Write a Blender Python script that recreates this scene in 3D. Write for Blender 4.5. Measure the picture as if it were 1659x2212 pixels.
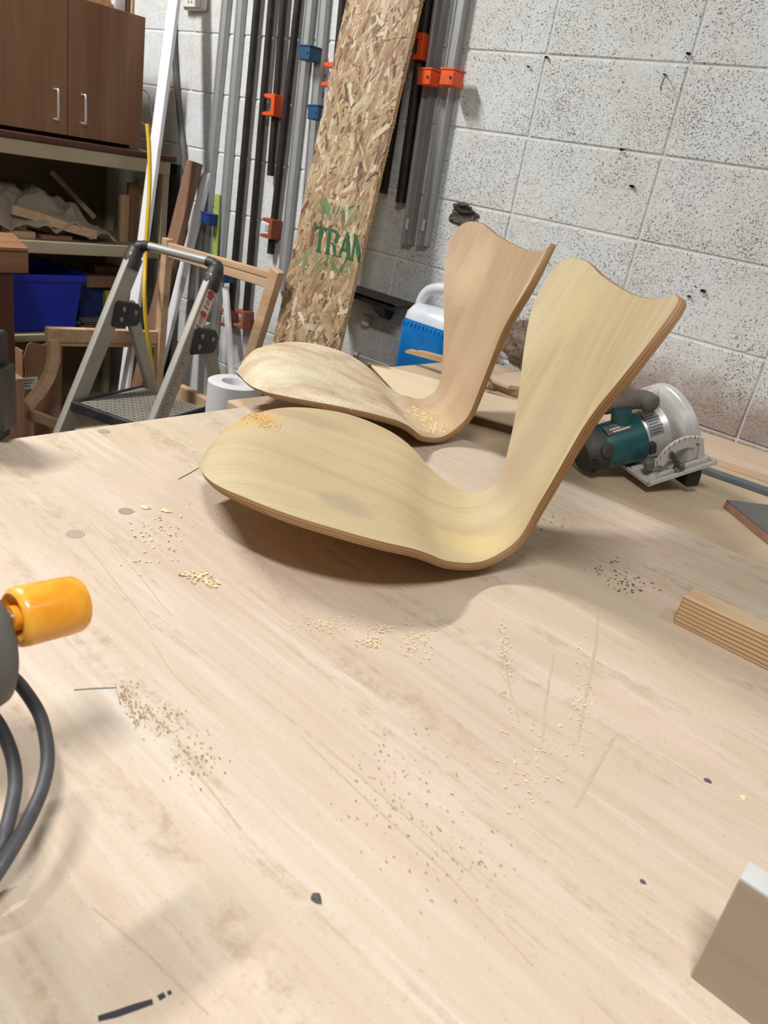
import bpy, bmesh, math, random
import numpy as np
from mathutils import Vector as V, Matrix, noise as mnoise
random.seed(7); np.random.seed(7)
for o in list(bpy.data.objects): bpy.data.objects.remove(o)
SC = bpy.context.scene; COL = SC.collection

# ------------------------------------------------------------------ camera, world, lights, exposure
FPX = 1660.0
CAM = V((1.3400, -2.0256, 1.3500))
AR = V((0.7251312, 0.6674503, 0.1693955)); AU = V((-0.3910859, 0.1966992, 0.8990891)); AF = V((-0.5667774, 0.7182058, -0.4036631))
cd = bpy.data.cameras.new('camera'); cam = bpy.data.objects.new('camera', cd); COL.objects.link(cam)
cd.sensor_fit = 'HORIZONTAL'; cd.sensor_width = 7.3; cd.lens = 7.3*FPX/1659.0
cd.clip_start = 0.02; cd.clip_end = 60
cam.matrix_world = Matrix(((AR.x, AU.x, -AF.x, CAM.x), (AR.y, AU.y, -AF.y, CAM.y), (AR.z, AU.z, -AF.z, CAM.z), (0, 0, 0, 1)))
cd.dof.use_dof = True; cd.dof.focus_distance = 1.15; cd.dof.aperture_fstop = 3.2
SC.camera = cam
wd = bpy.data.worlds.new('world'); SC.world = wd; wd.use_nodes = True
wd.node_tree.nodes['Background'].inputs[0].default_value = (1.0, 0.98, 0.96, 1)
wd.node_tree.nodes['Background'].inputs[1].default_value = 0.12
def area(name, loc, target, sx, sy, power, col=(1.0, 0.98, 0.96)):
    l = bpy.data.lights.new(name, 'AREA'); l.shape = 'RECTANGLE'; l.size = sx; l.size_y = sy; l.energy = power; l.color = col
    o = bpy.data.objects.new(name, l); COL.objects.link(o); o.location = loc
    o.rotation_euler = (V(target)-V(loc)).to_track_quat('-Z', 'Y').to_euler(); return o
area('ceiling_tube_light', (-1.5, -1.9, 3.35), (-1.5, -1.9, 0), 0.14, 1.0, 138)
area('ceiling_tube_light', (1.5, -2.45, 2.95), (1.5, -2.45, 0), 0.6, 0.14, 52)
area('ceiling_tube_light', (2.3, -1.1, 3.1), (2.3, -1.1, 0), 0.14, 1.2, 7)
SC.view_settings.view_transform = 'Standard'; SC.view_settings.look = 'None'
SC.view_settings.exposure = -0.12; SC.view_settings.gamma = 1.0; SC.view_settings.use_curve_mapping = False

# ------------------------------------------------------------------ pixel -> place helpers (distance always comes from a plane the thing touches)
def ray(px, py): return AF + AR*((px-829.5)/FPX) - AU*((py-1106.0)/FPX)
def OZ(px, py, z): d = ray(px, py); return CAM + d*((z-CAM.z)/d.z)
def OY(px, py, y): d = ray(px, py); return CAM + d*((y-CAM.y)/d.y)
def OX(px, py, x): d = ray(px, py); return CAM + d*((x-CAM.x)/d.x)
def OD(px, py, t): return CAM + ray(px, py)*t
def OP(px, py, p0, n): d = ray(px, py); return CAM + d*((p0-CAM).dot(n)/d.dot(n))
X_, Y_, Z_ = V((1, 0, 0)), V((0, 1, 0)), V((0, 0, 1))
SHEET = 0.88; TAB = 0.868; ZA = 1.6957

# ------------------------------------------------------------------ objects
def tag(o, label, cat, group=None):
    o['label'] = label; o['category'] = cat
    if group: o['group'] = group
    return o
def thing(name, label, cat, loc, group=None):
    o = bpy.data.objects.new(name, None); COL.objects.link(o); o.location = loc; o.empty_display_size = .05
    return tag(o, label, cat, group)
def wloc(o):
    p = V((0, 0, 0))
    while o: p = p + o.location; o = o.parent
    return p
class MB:
    def __init__(s): s.v = []; s.f = []; s.mi = []; s.uv = None; s.cols = None; s.m = 0
    def add(s, vs, fs, m=None):
        n = len(s.v); s.v += [V(p) for p in vs]; s.f += [tuple(i+n for i in f) for f in fs]; s.mi += [s.m if m is None else m]*len(fs); return s
    def hexa(s, p): return s.add(p, [(0, 3, 2, 1), (4, 5, 6, 7), (0, 1, 5, 4), (1, 2, 6, 5), (2, 3, 7, 6), (3, 0, 4, 7)])
    def box(s, c, sz, F=(X_, Y_, Z_)):
        c = V(c); a, b, d = F[0]*(sz[0]/2), F[1]*(sz[1]/2), F[2]*(sz[2]/2)
        return s.hexa([c-a-b-d, c+a-b-d, c+a+b-d, c-a+b-d, c-a-b+d, c+a-b+d, c+a+b+d, c-a+b+d])
    def prism(s, poly, o, ux, uy, d):      # polygon (list of 2-tuples) in the plane ux, uy at o, extruded by vector d
        n = len(poly); o = V(o); d = V(d)
        A = [o+ux*p[0]+uy*p[1] for p in poly]; B = [p+d for p in A]
        return s.add(A+B, [tuple(range(n)), tuple(reversed(range(n, 2*n)))]+[(i, (i+1) % n+0, (i+1) % n+n, i+n)[::-1] for i in range(n)])
    def tube(s, pts, r, n=10, caps=True):
        pts = [V(p) for p in pts]; k = len(pts); rs = r if isinstance(r, (list, tuple)) else [r]*k
        t0 = (pts[1]-pts[0]).normalized(); up = Z_ if abs(t0.z) < .9 else X_
        u = t0.cross(up).normalized(); vs = []
        for i, p in enumerate(pts):
            t = (pts[min(i+1, k-1)]-pts[max(i-1, 0)]).normalized(); u = (u-t*u.dot(t)).normalized(); w = t.cross(u)
            vs += [p+(u*math.cos(2*math.pi*j/n)+w*math.sin(2*math.pi*j/n))*rs[i] for j in range(n)]
        fs = [(i*n+j, i*n+(j+1) % n, (i+1)*n+(j+1) % n, (i+1)*n+j) for i in range(k-1) for j in range(n)]
        if caps: fs += [tuple(reversed(range(n))), tuple(range((k-1)*n, k*n))]
        return s.add(vs, fs)
    def lathe(s, prof, o, ax, n=24, a0=0, a1=2*math.pi):
        o = V(o); ax = V(ax).normalized(); u = ax.cross(Z_ if abs(ax.z) < .9 else X_).normalized(); w = ax.cross(u)
        full = abs(a1-a0) > 6.28; m = n if full else n+1; vs = []
        for r, h in prof: vs += [o+ax*h+(u*math.cos(a0+(a1-a0)*j/n)+w*math.sin(a0+(a1-a0)*j/n))*r for j in range(m)]
        fs = [(i*m+j, i*m+(j+1) % m, (i+1)*m+(j+1) % m, (i+1)*m+j) for i in range(len(prof)-1) for j in range(m if full else n)]
        if full: fs += [tuple(reversed(range(m))), tuple(range((len(prof)-1)*m, len(prof)*m))]
        return s.add(vs, fs)
    def grid(s, fn, nu, nv):
        vs = [fn(i/(nu-1), j/(nv-1)) for i in range(nu) for j in range(nv)]
        return s.add(vs, [(i*nv+j, (i+1)*nv+j, (i+1)*nv+j+1, i*nv+j+1) for i in range(nu-1) for j in range(nv-1)])
    def build(s, name, mats, parent=None, smooth=False, bevel=0, seg=2, solid=0, sub=0, loc=None, angle=40):
        mats = mats if isinstance(mats, (list, tuple)) else [mats]
        org = wloc(parent) if parent else (V(loc) if loc is not None else V((0, 0, 0)))
        me = bpy.data.meshes.new(name); me.from_pydata([tuple(p-org) for p in s.v], [], s.f)
        for m in mats: me.materials.append(m)
        me.polygons.foreach_set('material_index', s.mi)
        if s.uv is not None:
            ul = me.uv_layers.new(name='uv')
            for l in me.loops: ul.data[l.index].uv = s.uv[l.vertex_index]
        if s.cols is not None:
            ca = me.color_attributes.new('tint', 'FLOAT_COLOR', 'POINT')
            for i, c in enumerate(s.cols): ca.data[i].color = (*c, 1)
        bm = bmesh.new(); bm.from_mesh(me); bmesh.ops.recalc_face_normals(bm, faces=bm.faces)
        if smooth:
            for f in bm.faces: f.smooth = True
            for e in bm.edges:
                if len(e.link_faces) == 2 and e.calc_face_angle(0) > math.radians(angle): e.smooth = False
        bm.to_mesh(me); bm.free()
        o = bpy.data.objects.new(name, me); COL.objects.link(o)
        if parent: o.parent = parent
        elif loc is not None: o.location = loc
        if solid: md = o.modifiers.new('solid', 'SOLIDIFY'); md.thickness = solid; md.offset = 0
        if sub: md = o.modifiers.new('sub', 'SUBSURF'); md.levels = sub; md.render_levels = sub
        if bevel:
            md = o.modifiers.new('bevel', 'BEVEL'); md.width = bevel; md.segments = seg; md.limit_method = 'ANGLE'; md.angle_limit = math.radians(35); md.use_clamp_overlap = True
            for p in me.polygons: p.use_smooth = True
            md.harden_normals = False
            w = o.modifiers.new('wn', 'WEIGHTED_NORMAL'); w.keep_sharp = True
        return o
def struct(o): o['kind'] = 'structure'; return o
def stuff(o): o['kind'] = 'stuff'; return o
def fr_from(z, x):      # orthonormal frame with given z and approximate x
    z = z.normalized(); x = (x-z*x.dot(z)).normalized(); return x, z.cross(x), z
def bez(pts, n=24):     # catmull-rom through points
    P = [V(p) for p in pts]; Q = [P[0]*2-P[1]]+P+[P[-1]*2-P[-2]]; out = []
    m = len(P)-1
    for k in range(n):
        t = m*k/(n-1); i = min(int(t), m-1); u = t-i; a, b, c, d = Q[i:i+4]
        out.append((b*2+(c-a)*u+(a*2-b*5+c*4-d)*u*u+(b*3-a-c*3+d)*u**3)*.5)
    return out

# ------------------------------------------------------------------ materials
def lin(c):
    return tuple(((x/255)/12.92 if x/255 <= .04045 else (((x/255)+.055)/1.055)**2.4) for x in c)
class M:
    def __init__(s, name, rough=.6, metal=0.0):
        s.m = bpy.data.materials.new(name); s.m.use_nodes = True; s.t = s.m.node_tree; s.b = s.t.nodes['Principled BSDF']
        s.b.inputs['Roughness'].default_value = rough; s.b.inputs['Metallic'].default_value = metal
        s.tc = s.t.nodes.new('ShaderNodeTexCoord'); s.geo = None
    def n(s, ty): return s.t.nodes.new(ty)
    def l(s, a, b): s.t.links.new(a, b)
    def pos(s):
        if not s.geo: s.geo = s.n('ShaderNodeNewGeometry')
        return s.geo.outputs['Position']
    def vec(s, src='Object', scale=(1, 1, 1), rot=(0, 0, 0), loc=(0, 0, 0)):
        mp = s.n('ShaderNodeMapping'); mp.inputs['Scale'].default_value = scale; mp.inputs['Rotation'].default_value = rot; mp.inputs['Location'].default_value = loc
        s.l(s.pos() if src == 'Position' else s.tc.outputs[src], mp.inputs['Vector']); return mp.outputs[0]
    def noise(s, vec, scale, detail=3, rough=.55, dist=0):
        t = s.n('ShaderNodeTexNoise'); t.inputs['Scale'].default_value = scale; t.inputs['Detail'].default_value = detail; t.inputs['Roughness'].default_value = rough; t.inputs['Distortion'].default_value = dist
        s.l(vec, t.inputs['Vector']); return t.outputs['Fac']
    def vor(s, vec, scale, out='Distance', feat='F1'):
        t = s.n('ShaderNodeTexVoronoi'); t.feature = feat; t.inputs['Scale'].default_value = scale; s.l(vec, t.inputs['Vector']); return t.outputs[out]
    def ramp(s, fac, stops, interp='LINEAR'):
        r = s.n('ShaderNodeValToRGB'); e = r.color_ramp.elements; r.color_ramp.interpolation = interp
        while len(e) < len(stops): e.new(.5)
        for el, (p, c) in zip(e, stops): el.position = p; el.color = (*c, 1) if not isinstance(c, (int, float)) else (c, c, c, 1)
        s.l(fac, r.inputs[0]); return r.outputs[0]
    def mix(s, fac, a, b, mode='MIX'):
        x = s.n('ShaderNodeMix'); x.data_type = 'RGBA'; x.blend_type = mode
        for k, v in ((0, fac), (6, a), (7, b)):
            if isinstance(v, (int, float)): x.inputs[k].default_value = v
            elif isinstance(v, tuple): x.inputs[k].default_value = (*v, 1)
            else: s.l(v, x.inputs[k])
        return x.outputs[2]
    def math(s, op, a, b=0.0):
        x = s.n('ShaderNodeMath'); x.operation = op; x.use_clamp = False
        for k, v in ((0, a), (1, b)):
            if isinstance(v, (int, float)): x.inputs[k].default_value = v
            else: s.l(v, x.inputs[k])
        return x.outputs[0]
    def col(s, c):
        if isinstance(c, tuple): s.b.inputs['Base Color'].default_value = (*c, 1)
        else: s.l(c, s.b.inputs['Base Color'])
        return s
    def bump(s, h, strength=.3, dist=.002):
        b = s.n('ShaderNodeBump'); b.inputs['Strength'].default_value = strength; b.inputs['Distance'].default_value = dist
        s.l(h, b.inputs['Height']); s.l(b.outputs[0], s.b.inputs['Normal']); return s
def plain(name, rgb, rough=.5, metal=0, var=.12, scale=14, bump=.0, dust=0.0, dustc=(190, 175, 150)):
    a = M(name, rough, metal); c = lin(rgb); v = a.vec()
    nz = a.noise(v, scale, 4)
    cc = a.ramp(nz, [(.3, tuple(x*(1-var) for x in c)), (.7, tuple(min(1, x*(1+var)) for x in c))])
    if dust: cc = a.mix(a.ramp(a.noise(v, scale*.6, 5, .7), [(.45, 0.0), (.75, dust)]), cc, lin(dustc))
    a.col(cc)
    if bump: a.bump(a.noise(v, scale*20, 3), bump, .001)
    return a.m
def wood(name, dark, mid, light, axis=0, scale=1.0, rough=.6, src='Object', contrast=1.0, bump=.15):
    a = M(name, rough); s1 = [26*scale]*3; s1[axis] = 1.3*scale; s2 = [140*scale]*3; s2[axis] = 4*scale; s3 = [3*scale]*3; s3[axis] = .8*scale
    g1 = a.noise(a.vec(src, s1), 1, 4, .6, .6); g2 = a.noise(a.vec(src, s2), 1, 2); g3 = a.noise(a.vec(src, s3), 1, 2)
    c = a.ramp(g1, [(.28, lin(dark)), (.5, lin(mid)), (.72, lin(light))])
    c = a.mix(.35*contrast, c, a.ramp(g2, [(.3, lin(dark)), (.7, lin(light))]), 'MIX')
    c = a.mix(.35, c, a.ramp(g3, [(.35, lin(mid)), (.65, lin(light))]))
    a.col(c)
    if bump: a.bump(g2, bump, .0006)
    return a.m
MT = {}
MT['pine'] = wood('pine_wood', (150, 115, 75), (190, 155, 110), (215, 185, 140), 0)
MT['pine_z'] = wood('pine_wood_upright', (150, 115, 80), (188, 152, 112), (212, 182, 142), 2)
MT['pine_y'] = wood('pine_wood_along_wall', (150, 115, 80), (190, 155, 115), (214, 186, 148), 1)
MT['beech'] = wood('beech_frame_wood', (160, 122, 90), (196, 160, 125), (214, 184, 150), 0, .8)
MT['brownply'] = wood('brown_plank_wood', (96, 66, 48), (138, 102, 80), (160, 126, 102), 2, 1)
MT['darkwood'] = wood('dark_scrap_wood', (70, 45, 30), (105, 72, 48), (130, 95, 65), 0)
MT['cab'] = wood('brown_cabinet_veneer', (96, 62, 40), (124, 86, 58), (142, 104, 76), 2, .55, .42, contrast=.5, bump=.05)
MT['benchwood'] = wood('red_brown_bench_wood', (92, 58, 38), (136, 94, 64), (158, 116, 84), 1, .8, .5)
MT['redwood'] = wood('dark_red_leg_wood', (50, 24, 16), (74, 38, 26), (92, 52, 36), 2, .8, .5)
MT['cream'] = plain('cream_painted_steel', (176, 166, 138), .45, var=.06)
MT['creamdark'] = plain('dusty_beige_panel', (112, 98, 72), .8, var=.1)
MT['white'] = plain('white_painted_trim', (226, 226, 228), .45, var=.03)
MT['alu'] = plain('brushed_aluminium', (172, 174, 174), .42, .75, var=.05, scale=30)
MT['alu_dull'] = plain('dusty_ladder_aluminium', (168, 166, 158), .5, .55, var=.08, scale=20, dust=.5, dustc=(176, 165, 145))
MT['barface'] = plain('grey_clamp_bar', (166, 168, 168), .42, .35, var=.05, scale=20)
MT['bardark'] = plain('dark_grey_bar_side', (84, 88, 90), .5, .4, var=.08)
MT['pipe'] = plain('black_iron_pipe', (46, 42, 40), .55, .5, var=.25, scale=25, dust=.25, dustc=(110, 95, 80))
MT['blackplastic'] = plain('black_plastic', (32, 33, 35), .5, 0, var=.15, dust=.25, dustc=(120, 112, 100))
MT['navyblack'] = plain('blue_black_rubber', (24, 27, 36), .55, 0, var=.15)
MT['blue'] = plain('blue_clamp_paint', (28, 62, 128), .45, 0, var=.15)
MT['tealblue'] = plain('blue_green_clamp_paint', (24, 78, 118), .45, 0, var=.15)
MT['orange'] = plain('orange_clamp_paint', (222, 84, 32), .45, 0, var=.12)
MT['rust'] = plain('dull_orange_clamp_paint', (150, 72, 40), .55, 0, var=.2, dust=.3)
MT['steel'] = plain('zinc_steel', (150, 150, 148), .35, .9, var=.1)
MT['chrome'] = plain('chrome_tube', (206, 208, 210), .22, .7, var=.03)
MT['binblue'] = plain('blue_bin_plastic', (4, 38, 178), .38, 0, var=.06, scale=6)
MT['yellow'] = plain('yellow_hose_rubber', (216, 180, 48), .5, 0, var=.1)
MT['greycable'] = plain('grey_conduit', (98, 96, 92), .55, 0, var=.15)
MT['lime'] = plain('lime_green_strip', (158, 180, 84), .6, 0, var=.15)
MT['cardboard'] = plain('brown_cardboard', (150, 112, 84), .85, 0, var=.12, scale=10, bump=.1)
MT['concrete'] = plain('grey_concrete_floor', (112, 104, 92), .8, 0, var=.2, scale=5, bump=.1)
MT['leftwall'] = plain('cream_block_wall_paint', (190, 184, 168), .8, 0, var=.06)
MT['screen'] = plain('grey_lcd_screen', (120, 128, 116), .3, 0, var=.05)
MT['buttons'] = plain('pale_grey_button', (150, 150, 148), .5)
MT['plasticwhite'] = plain('white_plastic', (214, 212, 206), .4, 0, var=.03)
MT['cement'] = plain('raw_broken_cement', (92, 86, 78), .95, 0, var=.5, scale=120, bump=.6)
MT['darkhole'] = plain('dark_hole', (58, 52, 46), .95, 0, var=.3, scale=80)
MT['red'] = plain('red_label_print', (186, 60, 66), .5, 0, var=.05)
MT['paper'] = plain('white_label_paper', (222, 218, 212), .6, 0, var=.04)
MT['ink'] = plain('dark_printed_ink', (52, 50, 52), .6, 0, var=.05)
MT['bluebox'] = plain('blue_printed_carton', (30, 56, 120), .6, 0, var=.15, scale=30)
MT['yellowbox'] = plain('yellow_printed_carton', (208, 196, 60), .6, 0, var=.08)
MT['greensten'] = plain('green_stencil_paint', (30, 92, 58), .7, 0, var=.3, scale=60)
MT['teal'] = plain('teal_tool_plastic', (24, 84, 88), .42, 0, var=.08, scale=10, dust=.35, dustc=(130, 140, 130))
MT['toolgrey'] = plain('grey_rubber_grip', (96, 92, 88), .75, 0, var=.1, scale=40, dust=.4, dustc=(150, 142, 130))
MT['tooldark'] = plain('dark_tool_plastic', (58, 58, 60), .6, 0, var=.15, dust=.35, dustc=(130, 124, 112))
MT['cast'] = plain('cast_aluminium', (206, 206, 202), .38, .3, var=.07, scale=18, dust=.5, dustc=(186, 178, 162))
MT['shoe'] = plain('dusty_aluminium_shoe', (204, 202, 196), .5, .15, var=.08, scale=30, dust=.5, dustc=(190, 178, 158))
MT['graystrip'] = plain('blue_grey_straightedge', (92, 104, 110), .5, .2, var=.06, dust=.3)
MT['fur'] = plain('brown_fibre_wool', (124, 108, 92), .95, 0, var=.4, scale=60, bump=.8)
MT['rod'] = plain('grey_metal_rod', (110, 104, 96), .5, .6, var=.2)
MT['sawbrown'] = plain('tan_sawdust', (178, 150, 116), .9, 0, var=.12, scale=300)
MT['dustline'] = plain('scraped_sawdust_line', (197, 179, 153), .95, 0, var=.10, scale=160, bump=.4)
MT['char'] = plain('charcoal_chip', (88, 84, 84), .8, 0, var=.2, scale=200)
MT['chip'] = plain('pale_wood_chip', (232, 214, 172), .8, 0, var=.1, scale=200)
MT['orangedust'] = plain('orange_sawdust', (222, 172, 96), .9, 0, var=.15, scale=300)
MT['cord'] = plain('grey_rubber_cord', (70, 71, 76), .5, 0, var=.25, scale=40, dust=.3, dustc=(120, 118, 116))
MT['foam'] = plain('light_grey_foam_roll', (206, 206, 208), .6, 0, var=.04)

def jug_mats():
    a = M('blue_washer_fluid_jug', .22); a.col(a.ramp(a.noise(a.vec(), 9, 3), [(.3, lin((6, 110, 190))), (.7, lin((18, 134, 208)))]))
    a.b.inputs['Subsurface Weight'].default_value = .15; a.b.inputs['Subsurface Radius'].default_value = (.01, .02, .05)
    b = M('milky_white_jug_plastic', .3); b.col(b.ramp(b.noise(b.vec(), 12, 2), [(.3, lin((196, 204, 212))), (.7, lin((222, 226, 228)))]))
    b.b.inputs['Subsurface Weight'].default_value = .3; b.b.inputs['Subsurface Radius'].default_value = (.02, .02, .03)
    return a.m, b.m
MT['jugblue'], MT['jugwhite'] = jug_mats()

def block_mat():
    a = M('painted_concrete_block', .85); P = a.vec('Position')
    big = a.noise(P, 2.3, 4, .6); fine = a.noise(P, 30, 3)
    c = a.ramp(big, [(.25, lin((206, 207, 202))), (.5, lin((216, 220, 219))), (.72, lin((221, 228, 233)))])
    c = a.mix(a.ramp(a.noise(a.vec('Position', (1.0, 1, 3.5)), 3.1, 5, .65), [(.55, 0.0), (.8, .38)]), c, lin((190, 178, 154)))
    c = a.mix(a.ramp(fine, [(.35, .12), (.65, 0.0)]), c, lin((150, 145, 135)))
    # pits: short dark flecks, denser in some places
    w = a.n('ShaderNodeTexNoise'); w.inputs['Scale'].default_value = 60; a.l(P, w.inputs['Vector'])
    add = a.n('ShaderNodeVectorMath'); add.operation = 'MULTIPLY_ADD'; a.l(w.outputs['Color'], add.inputs[0]); add.inputs[1].default_value = (.02, .02, .02); a.l(P, add.inputs[2])
    mp = a.n('ShaderNodeMapping'); mp.inputs['Scale'].default_value = (1.0, 1.0, 1.7); mp.inputs['Rotation'].default_value = (0, .5, 0); a.l(add.outputs[0], mp.inputs['Vector'])
    pit = a.noise(mp.outputs[0], 215, 2, .5); dens = a.noise(P, 5.5, 3)
    v = a.math('ADD', pit, a.math('MULTIPLY', a.math('SUBTRACT', dens, .5), .22))
    pm = a.ramp(v, [(.585, 0.0), (.64, 1.0)])
    sep = a.n('ShaderNodeSeparateXYZ'); a.l(a.pos(), sep.inputs[0])
    # left end of the wall is painted more smoothly: fewer open pits
    sm = a.n('ShaderNodeMapRange'); sm.inputs['From Min'].default_value = -.9; sm.inputs['From Max'].default_value = -.2; sm.inputs['To Min'].default_value = .35; a.l(sep.outputs['X'], sm.inputs['Value'])
    pm2 = a.math('MULTIPLY', pm, sm.outputs[0])
    c = a.mix(a.math('MULTIPLY', pm2, .85), c, lin((96, 88, 78)))
    # reddish-brown sawdust stain low on the right of the wall
    dx = a.math('DIVIDE', a.math('SUBTRACT', sep.outputs['X'], .62), .42); dz = a.math('DIVIDE', a.math('SUBTRACT', sep.outputs['Z'], .9), .13)
    rr = a.math('ADD', a.math('POWER', a.math('ABSOLUTE', dx), 2.0), a.math('POWER', a.math('ABSOLUTE', dz), 2.0))
    rr = a.math('ADD', rr, a.math('MULTIPLY', a.math('SUBTRACT', a.noise(P, 9, 4), .5), 1.6))
    c = a.mix(a.ramp(rr, [(.3, .72), (1.3, .0)]), c, lin((140, 112, 98)))
    a.col(c)
    h = a.math('SUBTRACT', a.noise(P, 90, 3), a.math('MULTIPLY', pm2, 1.5))
    a.bump(h, .55, .003); return a.m
MT['block'] = block_mat()
MT['mortar'] = plain('painted_mortar', (212, 213, 209), .9, 0, var=.06, scale=20, bump=.2)

def sheet_mat():
    a = M('dusty_plywood_sheet', .8)
    g1 = a.noise(a.vec('Object', (1.1, 16, 1), (0, 0, .02)), 1, 5, .6, .4); g2 = a.noise(a.vec('Object', (3, 90, 1), (0, 0, .05)), 1, 4, .6)
    g3 = a.noise(a.vec(), 2.1, 3, .6); sp = a.noise(a.vec(), 300, 2, .6)
    c = a.ramp(g1, [(.28, lin((192, 172, 151))), (.5, lin((204, 187, 168))), (.7, lin((210, 199, 185)))])
    c = a.mix(a.ramp(g2, [(.34, .36), (.6, 0.0)]), c, lin((182, 161, 136)))
    c = a.mix(a.ramp(g3, [(.42, 0.0), (.66, .8)]), c, lin((198, 180, 153)))       # dull yellow dust film
    c = a.mix(a.ramp(a.noise(a.vec('Object', (1, 2.2, 1)), 3.4, 3), [(.52, 0.0), (.72, .7)]), c, lin((219, 195, 179)))
    # scraped dust: granular smears along the sheet, wiped streaks
    sm = a.noise(a.vec('Object', (1.8, 20, 1), (0, 0, -.10)), 1, 6, .7, .8)
    gr = a.ramp(a.noise(a.vec(), 55, 4, .72), [(.40, 0.0), (.60, 1.0)])
    smask = a.math('MULTIPLY', a.ramp(sm, [(.52, 0.0), (.62, 1.0)]), gr)
    c = a.mix(a.math('MULTIPLY', smask, .62), c, lin((168, 147, 116)))
    wp = a.noise(a.vec('Object', (2.6, 34, 1), (0, 0, .16)), 1, 5, .65, .3)
    c = a.mix(a.ramp(wp, [(.56, 0.0), (.66, .55)]), c, lin((214, 203, 187)))
    c = a.mix(a.ramp(sp, [(.64, 0.0), (.72, .35)]), c, lin((158, 138, 110)))
    a.col(c); a.bump(a.math('ADD', a.math('MULTIPLY', g2, .6), a.math('ADD', sp, a.math('MULTIPLY', smask, 1.4))), .22, .0012); return a.m
MT['sheet'] = sheet_mat()
def table_mat():
    a = M('dusty_work_table_top', .85); g = a.noise(a.vec('Object', (1, 8, 1)), 2, 4); sp = a.noise(a.vec(), 180, 3)
    c = a.ramp(g, [(.3, lin((186, 164, 134))), (.7, lin((206, 186, 156)))])
    c = a.mix(a.ramp(sp, [(.6, 0.0), (.7, .4)]), c, lin((150, 126, 98))); a.col(c); a.bump(sp, .25, .001); return a.m
MT['table'] = table_mat()
def osb_mats():
    a = M('oriented_strand_flakes', .6); at = a.n('ShaderNodeAttribute'); at.attribute_name = 'tint'
    g = a.noise(a.vec('Object', (90, 90, 12)), 1, 3)
    a.col(a.mix(.5, at.outputs['Color'], a.mix(1.0, at.outputs['Color'], a.ramp(g, [(.3, .55), (.7, 1.25)]), 'MULTIPLY'))); a.bump(g, .2, .001); return a.m
MT['flakes'] = osb_mats()
MT['osbcore'] = plain('strand_board_core', (186, 148, 104), .8, 0, var=.25, scale=60, bump=.5)

def ply_face(name, dark, mid, light, stains, spots=None):
    a = M(name, .55); uv = 'UV'
    g1 = a.noise(a.vec(uv, (1.1, 22, 1)), 1, 4, .6, .5); g2 = a.noise(a.vec(uv, (4, 330, 1)), 1, 3); g3 = a.noise(a.vec(uv, (1.5, 4, 1)), 1.8, 3, .6, .8)
    c = a.ramp(g1, [(.25, lin(tuple(int(x*.35+y*.65) for x, y in zip(dark, mid)))), (.5, lin(mid)), (.78, lin(tuple(int(x*.5+y*.5) for x, y in zip(light, mid))))])
    c = a.mix(a.ramp(g2, [(.34, .34), (.52, 0.0)]), c, lin(dark))
    c = a.mix(a.ramp(g3, [(.45, 0.0), (.75, .5)]), c, lin(light))
    sp = a.n('ShaderNodeSeparateXYZ'); a.l(a.tc.outputs[uv], sp.inputs[0]); wob = a.noise(a.vec(uv), 26, 4, .65)
    for (sx, sy, rx, ry, rgb, amt) in stains:      # worn patches with a shape of their own, in metres on the shell
        dx = a.math('DIVIDE', a.math('SUBTRACT', sp.outputs[0], sx), rx); dy = a.math('DIVIDE', a.math('SUBTRACT', sp.outputs[1], sy), ry)
        r = a.math('ADD', a.math('MULTIPLY', dx, dx), a.math('MULTIPLY', dy, dy))
        r = a.math('ADD', r, a.math('MULTIPLY', a.math('SUBTRACT', wob, .5), 1.5))
        c = a.mix(a.ramp(r, [(.2, amt), (1.0, 0.0)]), c, lin(rgb))
    if spots:
        pt = a.noise(a.vec(uv), 330, 3, .7); bg = a.noise(a.vec(uv, (1, 1.6, 1)), 7, 3, .6)
        dx = a.math('DIVIDE', a.math('SUBTRACT', sp.outputs[0], .2), .22); r = a.math('MULTIPLY', dx, dx)
        zone = a.ramp(a.math('ADD', r, a.math('MULTIPLY', a.math('SUBTRACT', wob, .5), .6)), [(.6, 1.0), (1.0, 0.0)])
        c = a.mix(a.math('MULTIPLY', zone, a.math('MULTIPLY', a.ramp(pt, [(.40, 0.0), (.54, .9)]), a.ramp(bg, [(.38, 0.0), (.58, 1.0)]))), c, lin(spots))
    a.col(c); a.bump(a.math('ADD', g2, a.noise(a.vec(uv), 300, 2)), .06, .0006); return a.m
MT['face1'] = ply_face('sanded_veneer_yellow', (158, 132, 95), (194, 176, 138), (206, 193, 160),
    [(.07, -.12, .07, .07, (208, 168, 98), .6), (.24, .11, .045, .045, (170, 153, 127), .75), (.44, .06, .07, .05, (210, 191, 131), .6), (.66, .12, .09, .05, (210, 197, 153), .6),
     (.58, -.06, .14, .06, (184, 164, 138), .6), (.16, -.17, .10, .03, (178, 151, 127), .6), (.79, -.13, .05, .05, (204, 185, 135), .5)])
MT['face2'] = ply_face('sanded_veneer_dusty', (150, 120, 92), (184, 157, 126), (200, 177, 148),
    [(.14, .06, .14, .12, (208, 198, 170), .75), (.42, .02, .06, .1, (218, 190, 140), .5), (.70, .15, .14, .05, (226, 208, 178), .7), (.75, -.15, .10, .05, (212, 186, 150), .5)], (232, 224, 194))
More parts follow.
